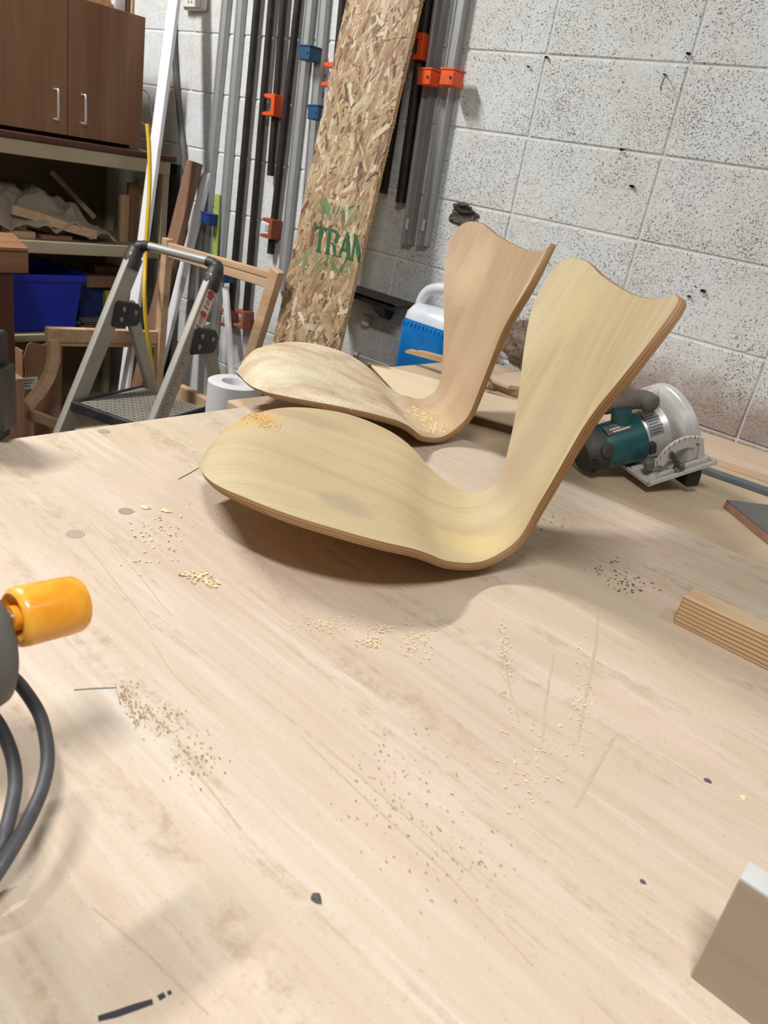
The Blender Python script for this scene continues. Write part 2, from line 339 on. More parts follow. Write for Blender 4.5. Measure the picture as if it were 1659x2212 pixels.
def ply_edge():
    a = M('plywood_edge_layers', .7); sp = a.n('ShaderNodeSeparateXYZ'); a.l(a.tc.outputs['UV'], sp.inputs[0])
    st = a.math('SINE', a.math('ADD', a.math('MULTIPLY', sp.outputs[1], 2*math.pi*3.5), a.math('MULTIPLY', a.noise(a.vec('UV', (14, 2, 1)), 1, 2), 3.0)))
    mr = a.n('ShaderNodeMapRange'); mr.inputs['From Min'].default_value = -1; a.l(st, mr.inputs['Value'])
    c = a.ramp(mr.outputs[0], [(.1, lin((132, 96, 60))), (.5, lin((148, 112, 72))), (.95, lin((164, 128, 88)))])
    c = a.mix(a.ramp(a.noise(a.vec('UV', (9, 1, 1)), 1, 3), [(.45, 0.0), (.7, .5)]), c, lin((176, 144, 102)))
    a.col(c); a.bump(mr.outputs[0], .1, .0005); return a.m
MT['plyedge'] = ply_edge()
MT['under'] = wood('veneer_underside', (150, 108, 64), (184, 144, 92), (204, 168, 116), 0, .6)
def knob_mat():
    a = M('orange_varnished_wood', .35); g = a.noise(a.vec('Object', (20, 20, 20)), 1, 4, .6, 1.2)
    a.col(a.ramp(g, [(.3, lin((214, 124, 22))), (.5, lin((244, 164, 40))), (.7, lin((252, 190, 72)))])); a.b.inputs['Coat Weight'].default_value = .3; return a.m
MT['knob'] = knob_mat()
def fir_mat():
    a = M('coarse_fir_grain', .6); w = a.n('ShaderNodeTexWave'); w.wave_type = 'BANDS'; w.bands_direction = 'Z'; w.inputs['Scale'].default_value = 55; w.inputs['Distortion'].default_value = 2.2; w.inputs['Detail'].default_value = 2; w.inputs['Detail Scale'].default_value = .6
    a.l(a.vec('Object', (.25, 1, 1), (0, .05, 0)), w.inputs['Vector'])
    c = a.ramp(w.outputs['Fac'], [(.1, lin((172, 132, 88))), (.45, lin((204, 172, 130))), (.9, lin((216, 188, 150)))])
    c = a.mix(a.ramp(a.noise(a.vec(), 18, 3), [(.5, 0.0), (.75, .4)]), c, lin((198, 150, 112))); a.col(c); a.bump(w.outputs['Fac'], .1, .0006); return a.m
MT['fir'] = fir_mat()
MT['greyblock'] = wood('weathered_grey_block', (136, 118, 102), (168, 150, 132), (184, 168, 150), 0, .5)
MT['paleblue'] = plain('pale_grey_end_face', (196, 196, 192), .8, 0, var=.06)
MT['cloth'] = plain('grey_canvas_cloth', (164, 150, 132), .9, 0, var=.1, scale=12, bump=.15)
MT['tread'] = plain('dusty_grey_tread', (118, 114, 104), .75, 0, var=.12, scale=14, dust=.5, dustc=(150, 142, 126))
MT['mdf'] = wood('reddish_board', (120, 84, 66), (150, 112, 92), (168, 132, 110), 1, .6)
MT['birch'] = wood('pale_birch_panel', (206, 182, 146), (222, 202, 168), (232, 216, 186), 0, .5, contrast=.4, bump=.04)
MT['pinkboard'] = wood('pale_pink_board', (186, 156, 128), (210, 184, 158), (222, 200, 176), 0, .6, contrast=.5)

# ------------------------------------------------------------------ the room
struct(MB().box((0.2, -1.6, -.05), (5.2, 3.6, .1)).build('floor', MT['concrete']))
WB = struct(MB().box((-.17, .0765, 1.3), (3.98, .146, 2.6)).build('wall_back', MT['mortar']))
struct(MB().box((-2.21, -1.55, 1.3), (.1, 3.5, 2.6)).build('wall_left', MT['leftwall']))
bm = bmesh.new(); bmesh.ops.create_cube(bm, size=1)
bmesh.ops.scale(bm, vec=(.4022, .04, .1990), verts=bm.verts); bmesh.ops.bevel(bm, geom=list(bm.edges), offset=.0035, segments=1, affect='EDGES')
bme = bpy.data.meshes.new('concrete_block'); bm.to_mesh(bme); bm.free(); bme.materials.append(MT['block'])
for i in range(-5, 4):
    for j in range(-8, 5):
        b = bpy.data.objects.new('concrete_block', bme); COL.objects.link(b); b.parent = WB
        b.location = (.4064*(i+.5), .02+random.uniform(-.0008, .0008), ZA+.2032*(j-.5)); b.rotation_euler = (random.uniform(-.003, .003), random.uniform(-.002, .002), random.uniform(-.003, .003))
# broken spot in the wall and small nails, part of the wall
def crater(px, py, r, n=22, sx=1.25, sz=.85, amp=.35):
    c = OY(px, py, -.001); m = MB(); vs = [c+V((0, -.002, 0))]; k = n
    for ring, (f, y) in enumerate(((.35, -.004), (.7, -.008), (.88, -.009), (1.0, -.001))):
        for t in range(k):
            a = 2*math.pi*t/k; d = V((math.cos(a), math.sin(a), px*.37)); q = f*r*(1+amp*mnoise.noise(d*1.3)+amp*.6*mnoise.noise(d*4+V((0, 0, ring)))+amp*.4*mnoise.noise(d*9))
            vs.append(c+V((math.cos(a)*q*sx, y-.005*abs(mnoise.noise(V((a*3, ring*5, 1)))), math.sin(a)*q*sz)))
    fs = [(0, 1+t, 1+(t+1) % k) for t in range(k)]
    for ring in range(3): fs += [(1+ring*k+t, 1+(ring+1)*k+t, 1+(ring+1)*k+(t+1) % k, 1+ring*k+(t+1) % k) for t in range(k)]
    m.add(vs, fs); return m
crater(1003, 463, .040, 48).build('broken_patch', MT['cement'], WB)
m = crater(1008, 452, .026, 40, 1.3, .45, .5)
for p in m.v: p.y -= .007
m.build('hole', MT['darkhole'], WB)
for (px, py, r) in ((1183, 125, .0035), (1144, 145, .0025), (1438, 162, .0022), (1367, 403, .0045), (1520, 628, .005), (1490, 640, .003), (1489, 117, .004), (1345, 324, .004)):
    crater(px, py, r, 9).build('nail_hole', MT['darkhole'], WB)
m = MB(); m.tube(bez([OY(1438, 163, -.012), OY(1432, 175, -.03), OY(1428, 188, -.02), OY(1428, 196, -.008)], 9), .0012, 6); m.tube([OY(1438, 162, 0), OY(1438, 163, -.012)], .0012, 6); m.build('wire_hook', MT['pipe'], WB)

# ------------------------------------------------------------------ work tables and plywood sheet
def legs(par, pts, top, mat, w=.08):
    for x, y in pts: MB().box((x, y, top/2), (w, w, top)).build('leg', mat, par, bevel=.004)
T = thing('assembly_table', 'dusty work table along the block wall under the circular saw', 'table', (1.3, -.55, 0))
MB().prism([(.125, -1.066), (.125, -.90), (.02, -.60), (.02, -.012), (2.62, -.012), (2.62, -1.066)], (0, 0, TAB-.04), X_, Y_, V((0, 0, .04))).build('table_top', MT['table'], T, bevel=.006)
legs(T, [(.26, -.2), (.26, -.96), (2.5, -.2), (2.5, -.96)], TAB-.04, MT['pine_z'])
T = thing('outfeed_table', 'work table hidden beneath the near half of the plywood sheet', 'table', (1.4, -1.55, 0))
MB().box((1.43, -1.55, TAB-.02), (2.36, .94, .04)).build('table_top', MT['table'], T, bevel=.004)
legs(T, [(.36, -1.18), (.36, -1.92), (2.5, -1.18), (2.5, -1.92)], TAB-.04, MT['pine_z'])
ang = math.radians(1.6); ux = V((math.cos(ang), math.sin(ang), 0)); uy = V((-math.sin(ang), math.cos(ang), 0))
SC0 = V((.196, -.774, TAB)) - uy*1.25       # near-left corner
m = MB(); m.box(SC0+ux*1.22+uy*.625+Z_*.006, (2.44, 1.25, .012), (ux, uy, Z_))
sheet = tag(m.build('plywood_sheet', MT['sheet'], bevel=.001, loc=SC0+ux*1.22+uy*.625), 'large pale plywood sheet dusted with sawdust, under both chair shells', 'plywood')
# marks drawn on the sheet (children)
def stroke(pts, w, name, mat, z=SHEET+.0004):
    P = [OZ(px, py, z) for px, py in pts]; m = MB(); vs = []
    for i, p in enumerate(P):
        t = (P[min(i+1, len(P)-1)]-P[max(i-1, 0)]).normalized(); nrm = V((-t.y, t.x, 0)); ww = w*(.6+.4*math.sin(math.pi*(i+.5)/len(P)))
        vs += [p+nrm*ww/2, p-nrm*ww/2, p-nrm*ww/2-Z_*.0005, p+nrm*ww/2-Z_*.0005]
    n = len(P); fs = []
    for i in range(n-1):
        a, b = i*4, i*4+4; fs += [(a, a+1, b+1, b), (a+1, a+2, b+2, b+1), (a+3, a, b, b+3)]
    return m.add(vs, fs).build(name, mat, sheet)
stroke([(212, 2200), (250, 2190), (290, 2176), (330, 2163)], .0045, 'marker_line', MT['ink'])
stroke([(342, 2156), (356, 2148)], .004, 'marker_line', MT['ink']); stroke([(362, 2146), (370, 2142)], .003, 'marker_line', MT['ink'])
stroke([(160, 1490), (200, 1487), (252, 1485)], .0018, 'pencil_line', MT['graystrip'])
stroke([(385, 1035), (410, 1022), (430, 1010)], .002, 'pencil_line', MT['darkwood'])
for k, (px, py, r) in enumerate(((272, 1104, .010), (163, 1153, .011), (225, 932, .010))):
    c = OZ(px, py, SHEET+.0003); MB().lathe([(r, 0), (r*.98, .0004)], c-Z_*.0002, Z_, 20).build('plug', MT['greyblock'], sheet)

for pts, w in (([(1242, 1742), (1268, 1695), (1298, 1640), (1332, 1582)], .0055), ([(1172, 1600), (1176, 1540), (1186, 1470), (1196, 1410)], .004), ([(1084, 1385), (1092, 1440), (1104, 1500), (1122, 1560)], .0035), ([(1248, 1600), (1266, 1500), (1286, 1400), (1292, 1330)], .0045),
               ([(650, 1590), (800, 1735), (960, 1880), (1150, 2085)], .003), ([(690, 1600), (850, 1740), (1010, 1880)], .0022), ([(330, 1390), (370, 1450), (420, 1500)], .0025), ([(150, 1130), (260, 1270), (330, 1360)], .0022), ([(190, 1120), (290, 1230), (370, 1330)], .0018), ([(200, 1960), (250, 2000), (330, 2070), (450, 2190)], .0025), ([(400, 1640), (450, 1700), (520, 1790)], .003)):
    stroke(pts, w*.7, 'dust_scrape', MT['dustline'], SHEET+.0003)
# ------------------------------------------------------------------ chair shells
def cr(P, n, mir=False):
    P = np.asarray(P, float); Q = np.vstack([2*P[0]-P[1], P, P[-2]*(1, -1) if mir else 2*P[-1]-P[-2]]); mm = len(P)-1; t = np.linspace(0, mm, n); i = np.minimum(t.astype(int), mm-1); u = (t-i)[:, None]
    a, b, c, d = Q[i], Q[i+1], Q[i+2], Q[i+3]; return .5*(2*b+(c-a)*u+(2*a-5*b+4*c-d)*u**2+(3*b-a-3*c+d)*u**3)
class Shell:
    def __init__(s, prof, out, k, pose):
        s.out = np.array(out, float); s.pose = pose; prof = np.array(prof)
        C = cr(prof, 400); S = np.append(0, np.cumsum(np.linalg.norm(np.diff(C, axis=0), axis=1))); s.S = S; s.C = C; s.L = S[-1]
        T = np.gradient(C, axis=0); T /= np.linalg.norm(T, axis=1)[:, None]; s.T = T; s.N = np.stack([T[:, 1], -T[:, 0]], 1)
        kk = np.linspace(0, S[-1], len(k)); s.kc = cr(np.stack([kk, np.array(k)], 1), 400)
    def at(s, q, y):
        q = np.asarray(q, float); y = np.asarray(y, float); S, C, N, T = s.S, s.C, s.N, s.T
        px, pz = np.interp(q, S, C[:, 0]), np.interp(q, S, C[:, 1]); nx, nz = np.interp(q, S, N[:, 0]), np.interp(q, S, N[:, 1])
        e = np.where(q < 0, q, np.where(q > S[-1], q-S[-1], 0)); tx = np.where(q < 0, T[0, 0], T[-1, 0]); tz = np.where(q < 0, T[0, 1], T[-1, 1])
        o = np.interp(q, s.kc[:, 0], s.kc[:, 1])*y*y
        P = np.stack([px+e*tx+nx*o, y, pz+e*tz+nz*o], -1)
        x0, y0, yaw, pt, rl, dz = s.pose
        Y = P[..., 1]*np.cos(rl)-P[..., 2]*np.sin(rl); Z = P[..., 1]*np.sin(rl)+P[..., 2]*np.cos(rl)+dz
        X = P[..., 0]*np.cos(pt)-Z*np.sin(pt); Z = P[..., 0]*np.sin(pt)+Z*np.cos(pt)
        return np.stack([x0+X*np.cos(yaw)-Y*np.sin(yaw), y0+X*np.sin(yaw)+Y*np.cos(yaw), SHEET+Z], -1)
    def nrm(s, q, y):
        h = 1e-3; d1 = s.at(q+h, y)-s.at(q-h, y); d2 = s.at(q, y+h)-s.at(q, y-h); n = np.cross(d2, d1); n /= np.linalg.norm(n, axis=-1)[..., None]
        return n
    def build(s, label, mface, mback, group):
        n, mcols = 150, 41; o = cr(s.out, n, True); o[0, 1] = o[-1, 1] = 1e-4; so, yo = o[:, 0], np.maximum(o[:, 1], 1e-4)
        sT = so[-1]; i1 = int(np.argmax(so > s.out[-5, 0]-.02)); sc = so.copy(); sc[i1:] = np.linspace(so[i1], sT, n-i1)
        # widen ends: keep rows ordered
        u = np.linspace(-1, 1, mcols); q = sc[:, None]+(so-sc)[:, None]*np.abs(u[None])**2; y = yo[:, None]*u[None]
        top = s.at(q, y); nv = s.nrm(q, y); flip = 1.0 if nv[n//3, mcols//2, 2] > 0 else -1.0; nv *= flip
        th = .0105; bot = top-nv*th
        T = thing('chair_shell', label, 'chair shell', V(s.at(np.array(.33), np.array(0.0)).tolist())-Z_*.0, group)
        def gridmesh(P, name, mat):
            m = MB(); m.v = [V(p) for p in P.reshape(-1, 3).tolist()]
            m.f = [(i*mcols+j, (i+1)*mcols+j, (i+1)*mcols+j+1, i*mcols+j+1) for i in range(n-1) for j in range(mcols-1)]; m.mi = [0]*len(m.f)
            m.uv = [(float(a), float(b)) for a, b in zip(q.ravel(), y.ravel())]; return m.build(name, mat, T, smooth=True, angle=80)
        gridmesh(top, 'seat_face', mface); gridmesh(bot, 'underside', mback)
        ring_t = np.vstack([top[:, 0], top[::-1, -1]]); ring_b = np.vstack([bot[:, 0], bot[::-1, -1]]); inner = np.vstack([top[:, 2], top[::-1, -3]])
        mid = (ring_t+ring_b)/2; tang = np.roll(mid, -1, 0)-np.roll(mid, 1, 0); rn = np.vstack([nv[:, 0], nv[::-1, -1]])
        outw = np.cross(tang, rn); outw /= np.linalg.norm(outw, axis=1)[:, None]+1e-9
        if ((mid-mid.mean(0))*outw).sum() < 0: outw = -outw
        k = len(mid); m = MB(); uvs = []; steps = 7; vs = []
        arc = np.append(0, np.cumsum(np.linalg.norm(np.diff(mid, axis=0), axis=1)))
        for a in range(steps):
            f = a/(steps-1); bul = .0016*math.sin(math.pi*f)**.6
            P = ring_t*(1-f)+ring_b*f+outw*bul; vs += P.tolist(); uvs += [(float(x), f) for x in arc]
        m.add(vs, [(a*k+i, a*k+(i+1) % k, (a+1)*k+(i+1) % k, (a+1)*k+i) for a in range(steps-1) for i in range(k)]); m.uv = uvs
        m.build('plywood_edge', MT['plyedge'], T, smooth=True, angle=80)
        return T
SH1 = Shell([[0.5517, 0.0588], [0.5287, 0.0965], [0.4684, 0.1055], [0.3652, 0.0789], [0.2645, 0.0514], [0.2038, 0.023], [0.1456, 0.0169], [0.0993, 0.0481], [0.0761, 0.1148], [0.047, 0.2162], [0.0257, 0.3135], [0.0076, 0.3779], [-0.0015, 0.4072]],
    [[0.0027, 0.0], [0.0608, 0.1304], [0.1276, 0.2001], [0.2085, 0.2307], [0.2942, 0.2226], [0.3713, 0.1732], [0.4388, 0.1264], [0.4895, 0.1045], [0.5466, 0.1121], [0.6245, 0.1502], [0.7028, 0.2006], [0.7797, 0.2537], [0.8431, 0.2532], [0.8577, 0.1927], [0.8481, 0.1139], [0.8431, 0.0]],
    [-1.105, -0.13, 0.332, 0.496, 0.698, 0.869, 1.262, 1.221, 0.778, 0.57], (0.9132, -1.0328, 3.8891, -0.0262, 0.0174, 0.0001))
SH2 = Shell([[0.5498, 0.0602], [0.5082, 0.094], [0.4425, 0.1003], [0.3456, 0.0736], [0.2542, 0.0452], [0.2007, 0.0182], [0.1464, 0.0126], [0.1029, 0.0462], [0.0827, 0.1124], [0.0601, 0.2148], [0.0396, 0.3124], [0.0255, 0.3795], [0.0179, 0.4118]],
    [[0.0004, 0.0], [0.0295, 0.1295], [0.0914, 0.1985], [0.173, 0.236], [0.2626, 0.2314], [0.3457, 0.1822], [0.4164, 0.1336], [0.4679, 0.11], [0.5271, 0.1227], [0.6084, 0.1599], [0.6901, 0.2078], [0.7664, 0.2572], [0.8248, 0.2515], [0.8426, 0.2005], [0.8303, 0.1223], [0.8246, 0.0]],
    [-0.999, -0.486, 0.059, 0.289, 0.238, 0.554, 1.256, 1.37, 1.036, 0.959], (0.5078, -0.6505, 4.072, 0.0046, 0.011, -0.0008))
CH1 = SH1.build('moulded plywood chair shell in front, sanded yellowish with orange dust on its seat', MT['face1'], MT['under'], 'moulded chair shells')
CH2 = SH2.build('moulded plywood chair shell behind, paler and sprinkled with sawdust on the seat', MT['face2'], MT['under'], 'moulded chair shells')

# ------------------------------------------------------------------ things on the work tables
def slab(name, label, cat, pts_px, ztop, th, mat, bevel=.002, group=None, zfun=None):
    P = [OZ(px, py, ztop) for px, py in pts_px]; c = sum(P, V((0, 0, 0)))/len(P); c.z = ztop-th
    m = MB(); m.prism([(p.x, p.y) for p in P], (0, 0, ztop-th), X_, Y_, V((0, 0, th)))
    return tag(m.build(name, mat, loc=c, bevel=bevel), label, cat, group)
def plank(name, label, cat, a, b, w, th, mat, side=1, bevel=.0015, group=None):   # a, b: world points of the near top edge; the board lies to the +side of it
    a, b = V(a), V(b); d = (b-a).normalized(); b = b+d*.75; n = V((-d.y, d.x, 0))*side; m = MB(); c = (a+b)/2+n*w/2-Z_*th/2
    m.box(c, ((b-a).length, w, th), (d, n, Z_)); return tag(m.build(name, mat, loc=c-Z_*th/2, bevel=bevel), label, cat, group)
# pale birch panel behind the rear shell, hollow edge showing brown core
pb = thing('birch_panel', 'pale birch panel with a brown edge lying behind the rear chair shell', 'panel', (.6, -.55, TAB))
a0 = OZ(795, 780, TAB+.022); a1 = OZ(860, 850, TAB+.022); a2 = OZ(1105, 917, TAB+.022); e = (a2-a1).normalized(); far = a0+e*.47; near = a1+e*.40
poly = [(a0.x, a0.y), (a1.x, a1.y), (near.x, near.y), (far.x, far.y)]
MB().prism(poly, (0, 0, TAB+.017), X_, Y_, V((0, 0, .005))).build('veneer_face', MT['birch'], pb, bevel=.001)
MB().prism(poly, (0, 0, TAB), X_, Y_, V((0, 0, .017))).build('core', MT['darkwood'], pb)
zt = TAB+.012
plank('straightedge', 'blue-grey metal straightedge lying between boards along the wall', 'straightedge', OZ(1044, 848, zt), OZ(1690, 1071, zt), .028, .012, MT['graystrip'])
plank('pale_board', 'pale pink board lying nearest the wall behind the circular saw', 'board', OZ(1056, 822, TAB+.018), OZ(1690, 1036, TAB+.018), .20, .018, MT['pinkboard'])
slab('board_offcut', 'pale pointed board offcut lying on the pink board near the wool', 'board', [(1056, 815), (1090, 806), (1135, 800), (1135, 835), (1100, 832)], TAB+.030, .0115, MT['pinkboard'])
# wool clump
c = OZ(1112, 800, TAB+.031)+V((0, .06, 0)); c.y = -.085
m = MB()
def furfn(u, v):
    a = 2*math.pi*u; b = math.pi*(v-.5); d = V((math.cos(a)*math.cos(b), math.sin(a)*math.cos(b), math.sin(b)))
    r = 1+.3*mnoise.noise(d*2.2)+.16*mnoise.noise(d*7)+.07*mnoise.noise(d*18); p = V((d.x*.155*r, d.y*.07*r, d.z*.075*r)); return c+V((.06, 0, .068))+p
m.grid(furfn, 90, 46)
for p in m.v: p.z = max(p.z, TAB+.031); p.y = min(p.y, -.004)
wool = thing('wool_clump', 'clump of brown fibrous wool against the block wall', 'wool', c); m.build('wool_body', MT['fur'], wool, smooth=True, angle=180)
m = MB(); rnd = random.Random(3)
for k in range(3200):
    q = furfn(rnd.random(), rnd.uniform(.12, .9)); q.z = max(q.z, TAB+.033); q.y = min(q.y, -.008); d = V((rnd.uniform(-1, 1), rnd.uniform(-1, .2), rnd.uniform(-.4, 1))).normalized()*rnd.uniform(.008, .022); s = V((rnd.uniform(-1, 1), rnd.uniform(-1, 1), rnd.uniform(-1, 1)))*.0014
    m.add([q, q+s, q+d+s*.5, q+d], [(0, 1, 2, 3)])
stuff(m.build('loose_fibres', MT['fur'], wool))

# fir block, grey board, foreground block
P = OZ(1453, 1345, SHEET); h = .042; m = MB(); m.box(P+V((.16, .019, h/2)), (.32, .038, h)); tag(m.build('fir_block', MT['fir'], loc=P+V((.16, .019, 0)), bevel=.002), 'coarse grained fir block lying on the plywood sheet at right', 'wood block')
P = OZ(1562, 1097, TAB); Q = OZ(1659, 1178, TAB); d = (Q-P).normalized(); nn = V((-d.y, d.x, 0)); gb = thing('grey_board', 'grey faced board with brown edge lying right of the circular saw', 'board', P+d*.15)
MB().box(P+d*.15+nn*.075+Z_*.0075, (.3, .15, .015), (d, nn, Z_)).build('core', MT['mdf'], gb, bevel=.001)
MB().box(P+d*.15+nn*.075+Z_*.0165, (.3, .15, .003), (d, nn, Z_)).build('grey_face', MT['greycable'], gb, bevel=.0008)
P = OZ(1490, 2110, SHEET); h = .098; fb = thing('standing_block', 'weathered grey-brown wood block standing in the near right corner', 'wood block', P+V((.04, .012, 0)))
MB().box(P+V((.040, .010, h/2-.0015)), (.080, .020, h-.003)).build('block_body', MT['greyblock'], fb, bevel=.0012)
MB().box(P+V((.040, .010, h-.0015)), (.080, .020, .003)).build('end_face', MT['paleblue'], fb, bevel=.0006)

# chips and sawdust
def chip(px, py, r, mat, label, z=SHEET, kind='wood_chip'):
    c = OZ(px, py, z); m = MB(); rnd = random.Random(px*7+py); n = 7; vs = []
    for zz, f in ((0, 1), (.5, 1.1), (1, .6)):
        for k in range(n):
            a = 2*math.pi*k/n; vs.append(c+V((math.cos(a)*r*f*rnd.uniform(.7, 1.2), math.sin(a)*r*f*rnd.uniform(.5, 1.0), zz*r*.5)))
    fs = [(i*n+k, i*n+(k+1) % n, (i+1)*n+(k+1) % n, (i+1)*n+k) for i in range(2) for k in range(n)]+[tuple(range(n)), tuple(range(2*n, 3*n))]
    return tag(m.add(vs, fs).build(kind, mat, loc=c), label, 'chip')
chip(1528, 1687, .0035, MT['char'], 'small dark grit lump on the sheet near the white chip')
chip(1605, 1723, .0035, MT['chip'], 'small white wood chip at the right of the sheet')
chip(682, 1942, .0045, MT['char'], 'dark bark flake near the bottom middle of the sheet')
chip(313, 1097, .006, MT['chip'], 'pale curled chip left of the front chair shell')
chip(356, 1104, .006, MT['chip'], 'second pale chip nearest the front shell lip')
chip(1388, 1905, .0025, MT['char'], 'tiny grey speck on the sheet above the standing block')
def flakes(name, centers, n, mat, sz, parent=None, zfun=None, label=None, seed=1):
    rnd = random.Random(seed); m = MB()
    for k in range(n):
        px, py, rx, ry = rnd.choice(centers); px += rnd.gauss(0, 1)*rx; py += rnd.gauss(0, 1)*ry
        c = OZ(px, py, SHEET+.0008) if zfun is None else zfun(px, py)
        if c is None: continue
        a = rnd.uniform(0, 6.28); l = sz*rnd.uniform(.4, 1.5); w = l*rnd.uniform(.25, .7); u = V((math.cos(a), math.sin(a), rnd.uniform(-.1, .5)))*l; v = V((-math.sin(a), math.cos(a), rnd.uniform(-.2, .3)))*w
        c = c+Z_*l*.25
        m.add([c-u-v*.6, c+u*.2-v, c+u, c+u*.3+v, c-u*.8+v*.7, c+Z_*w*.5], [(0, 1, 5), (1, 2, 5), (2, 3, 5), (3, 4, 5), (4, 0, 5)])
    o = stuff(m.build(name, mat, parent))
    if label: o['label'] = label; o['category'] = 'shavings'
    return o
flakes('wood_shavings', [(430, 1248, 14, 6), (455, 1258, 10, 5), (410, 1240, 10, 4), (330, 1180, 40, 30), (360, 1115, 60, 22)], 230, MT['chip'], .0022, label='pale wood shavings scattered on the sheet left of the front shell')
flakes('dark_sawdust', [(270, 1500, 10, 14), (300, 1540, 14, 18), (350, 1560, 22, 20), (420, 1640, 30, 30), (860, 1690, 70, 60), (980, 1850, 70, 60)], 520, MT['sawbrown'], .0011, label='coarse brown sawdust crumbs smeared across the near sheet')
flakes('sawdust_crumbs', [(700, 1350, 30, 8), (820, 1355, 16, 7), (800, 1388, 14, 7), (900, 1385, 20, 20), (1150, 1650, 40, 60), (1250, 1480, 14, 60), (1090, 1420, 8, 50)], 620, MT['chip'], .0013, label='pale sawdust crumbs on the sheet in front of the front shell')
flakes('dark_crumbs', [(1310, 1225, 22, 8), (1345, 1250, 22, 8), (1370, 1270, 24, 10), (1180, 1130, 30, 12)], 110, MT['darkwood'], .0018, label='dark bark crumbs in the shadow right of the front shell')
def on_shell(S, s0, y0, ls, ly, n, mat, sz, name, par, seed):
    rnd = random.Random(seed); m = MB()
    for k in range(n):
        t = rnd.uniform(-1, 1); q = s0+ls[0]*t+rnd.gauss(0, 1)*ly[0]; y = y0+ls[1]*t+rnd.gauss(0, 1)*ly[1]
        p = V(S.at(np.array(q), np.array(y)).tolist())+Z_*.0006; a = rnd.uniform(0, 6.28); l = sz*rnd.uniform(.5, 1.5)
        u = V((math.cos(a), math.sin(a), rnd.uniform(-.2, .4)))*l; v = V((-math.sin(a), math.cos(a), rnd.uniform(-.2, .4)))*l*.5
        m.add([p-u, p-v, p+u, p+v, p+Z_*l*.5], [(0, 1, 4), (1, 2, 4), (2, 3, 4), (3, 0, 4)])
    stuff(m.build(name, mat, par))
on_shell(SH2, .425, .015, (.005, .085), (.012, .008), 700, MT['chip'], .0021, 'sawdust', CH2, 1)
on_shell(SH2, .15, .0, (.10, .14), (.06, .06), 1600, MT['chip'], .0010, 'fine_sawdust', CH2, 2)
on_shell(SH2, .045, -.10, (.02, .06), (.012, .02), 450, MT['chip'], .0016, 'sawdust_streak', CH2, 3)
on_shell(SH1, .085, -.13, (.03, .055), (.010, .012), 420, MT['orangedust'], .0013, 'orange_sawdust', CH1, 4)

# ------------------------------------------------------------------ circular saw
P1 = V((.8543, -.6227, .885)); SR = V((.4581, .8198, .3436)).normalized(); SF = V((.8785, -.4766, -.0341)); SF = (SF-SR*SF.dot(SR)).normalized(); SU = SF.cross(SR)
if SU.z < 0: SU = -SU
def S(x, y, z): return P1+SR*x+SF*y+SU*z
SFR = (SR, SF, SU)
saw = thing('circular_saw', 'teal and silver circular saw tilted on the table by the wall', 'circular saw', (.82, -.55, TAB))
sh = MB(); sh.box(S(.0775, -.125, .0015), (.155, .25, .003), SFR); sh.build('base_plate', MT['shoe'], saw, bevel=.0008)
for (x, y, a, b) in ((.0775, -.003, .155, .006), (.0775, -.247, .155, .006), (.003, -.125, .006, .25), (.152, -.125, .006, .25)): MB().box(S(x, y, .005), (a, b, .006), SFR).build('plate_rim', MT['shoe'], saw, bevel=.001)
for (x, y) in ((.03, -.03), (.05, -.05), (.12, -.03), (.14, -.06), (.02, -.07)): MB().box(S(x, y, .005), (.022, .008, .005), SFR).build('plate_rib', MT['shoe'], saw, bevel=.001)
# upper guard: half disc housing with rim groove
gc = S(.0, -.115, .035); R0 = .098
prof = [(.0, .092), (R0*.72, .090), (R0*.93, .094), (R0, .100), (R0, .113), (R0*.985, .115), (R0, .117), (R0, .128), (R0*.93, .134), (0, .136)]
def arcbody(prof, c, a0, a1, n=40):
    m = MB(); vs = []; k = len(prof)
    for j in range(n+1):
        a = a0+(a1-a0)*j/n
        for r, h in prof: vs.append(c+SR*h+(SF*math.cos(a)+SU*math.sin(a))*r)
    fs = [(j*k+i, (j+1)*k+i, (j+1)*k+i+1, j*k+i+1) for j in range(n) for i in range(k-1)]
    fs += [tuple(range(k)), tuple(reversed(range(n*k, (n+1)*k)))]
    return m.add(vs, fs)
arcbody(prof, gc, -.28, math.pi+.1).build('blade_guard', MT['cast'], saw, smooth=True, angle=35)
low = [(.0, .103), (R0*.9, .103), (R0*.93, .106), (R0*.93, .122), (R0*.9, .125), (0, .125)]
arcbody(low, gc, math.pi*1.05, math.pi*1.93).build('lower_guard', MT['blackplastic'], saw, smooth=True, angle=35)
MB().prism([(.096, -.040), (.124, -.045), (.130, -.020), (.128, -.001), (.096, -.001)], S(0, -.05, 0), SR, SU, SF*.04).build('guard_lip', MT['blackplastic'], saw, bevel=.004)
MB().lathe([(.0, .108), (R0*.86, .108), (R0*.86, .110), (0, .110)], gc, SR, 40).build('blade', MT['steel'], saw)
# gearbox drum with spec label
MB().lathe([(.0, .03), (.046, .03), (.052, .04), (.054, .085), (.062, .096), (0, .096)], S(0, -.115, .048), SR, 36).build('gear_housing', MT['cast'], saw, smooth=True, angle=40)
m = MB(); vs = []; n = 10
for j in range(n+1):
    a = .35+1.1*j/n
    for x in (.048, .078): vs.append(S(x, -.115, .048)+(SF*math.cos(a)+SU*math.sin(a))*.0548)
m.add(vs, [(2*j, 2*j+2, 2*j+3, 2*j+1) for j in range(n)]); lab = m.build('spec_label', MT['alu'], saw, smooth=True, angle=180)
m = MB()
for j in range(9):
    a = .42+1.0*j/9; vs = [S(x, -.115, .048)+(SF*math.cos(a+da)+SU*math.sin(a+da))*.0551 for x, da in ((.051, 0), (.051+.004*(5+(j*7) % 3), 0), (.051+.004*(5+(j*7) % 3), .028), (.051, .028))]
    m.add(vs, [(0, 1, 2, 3)])
m.build('label_print', MT['ink'], lab)
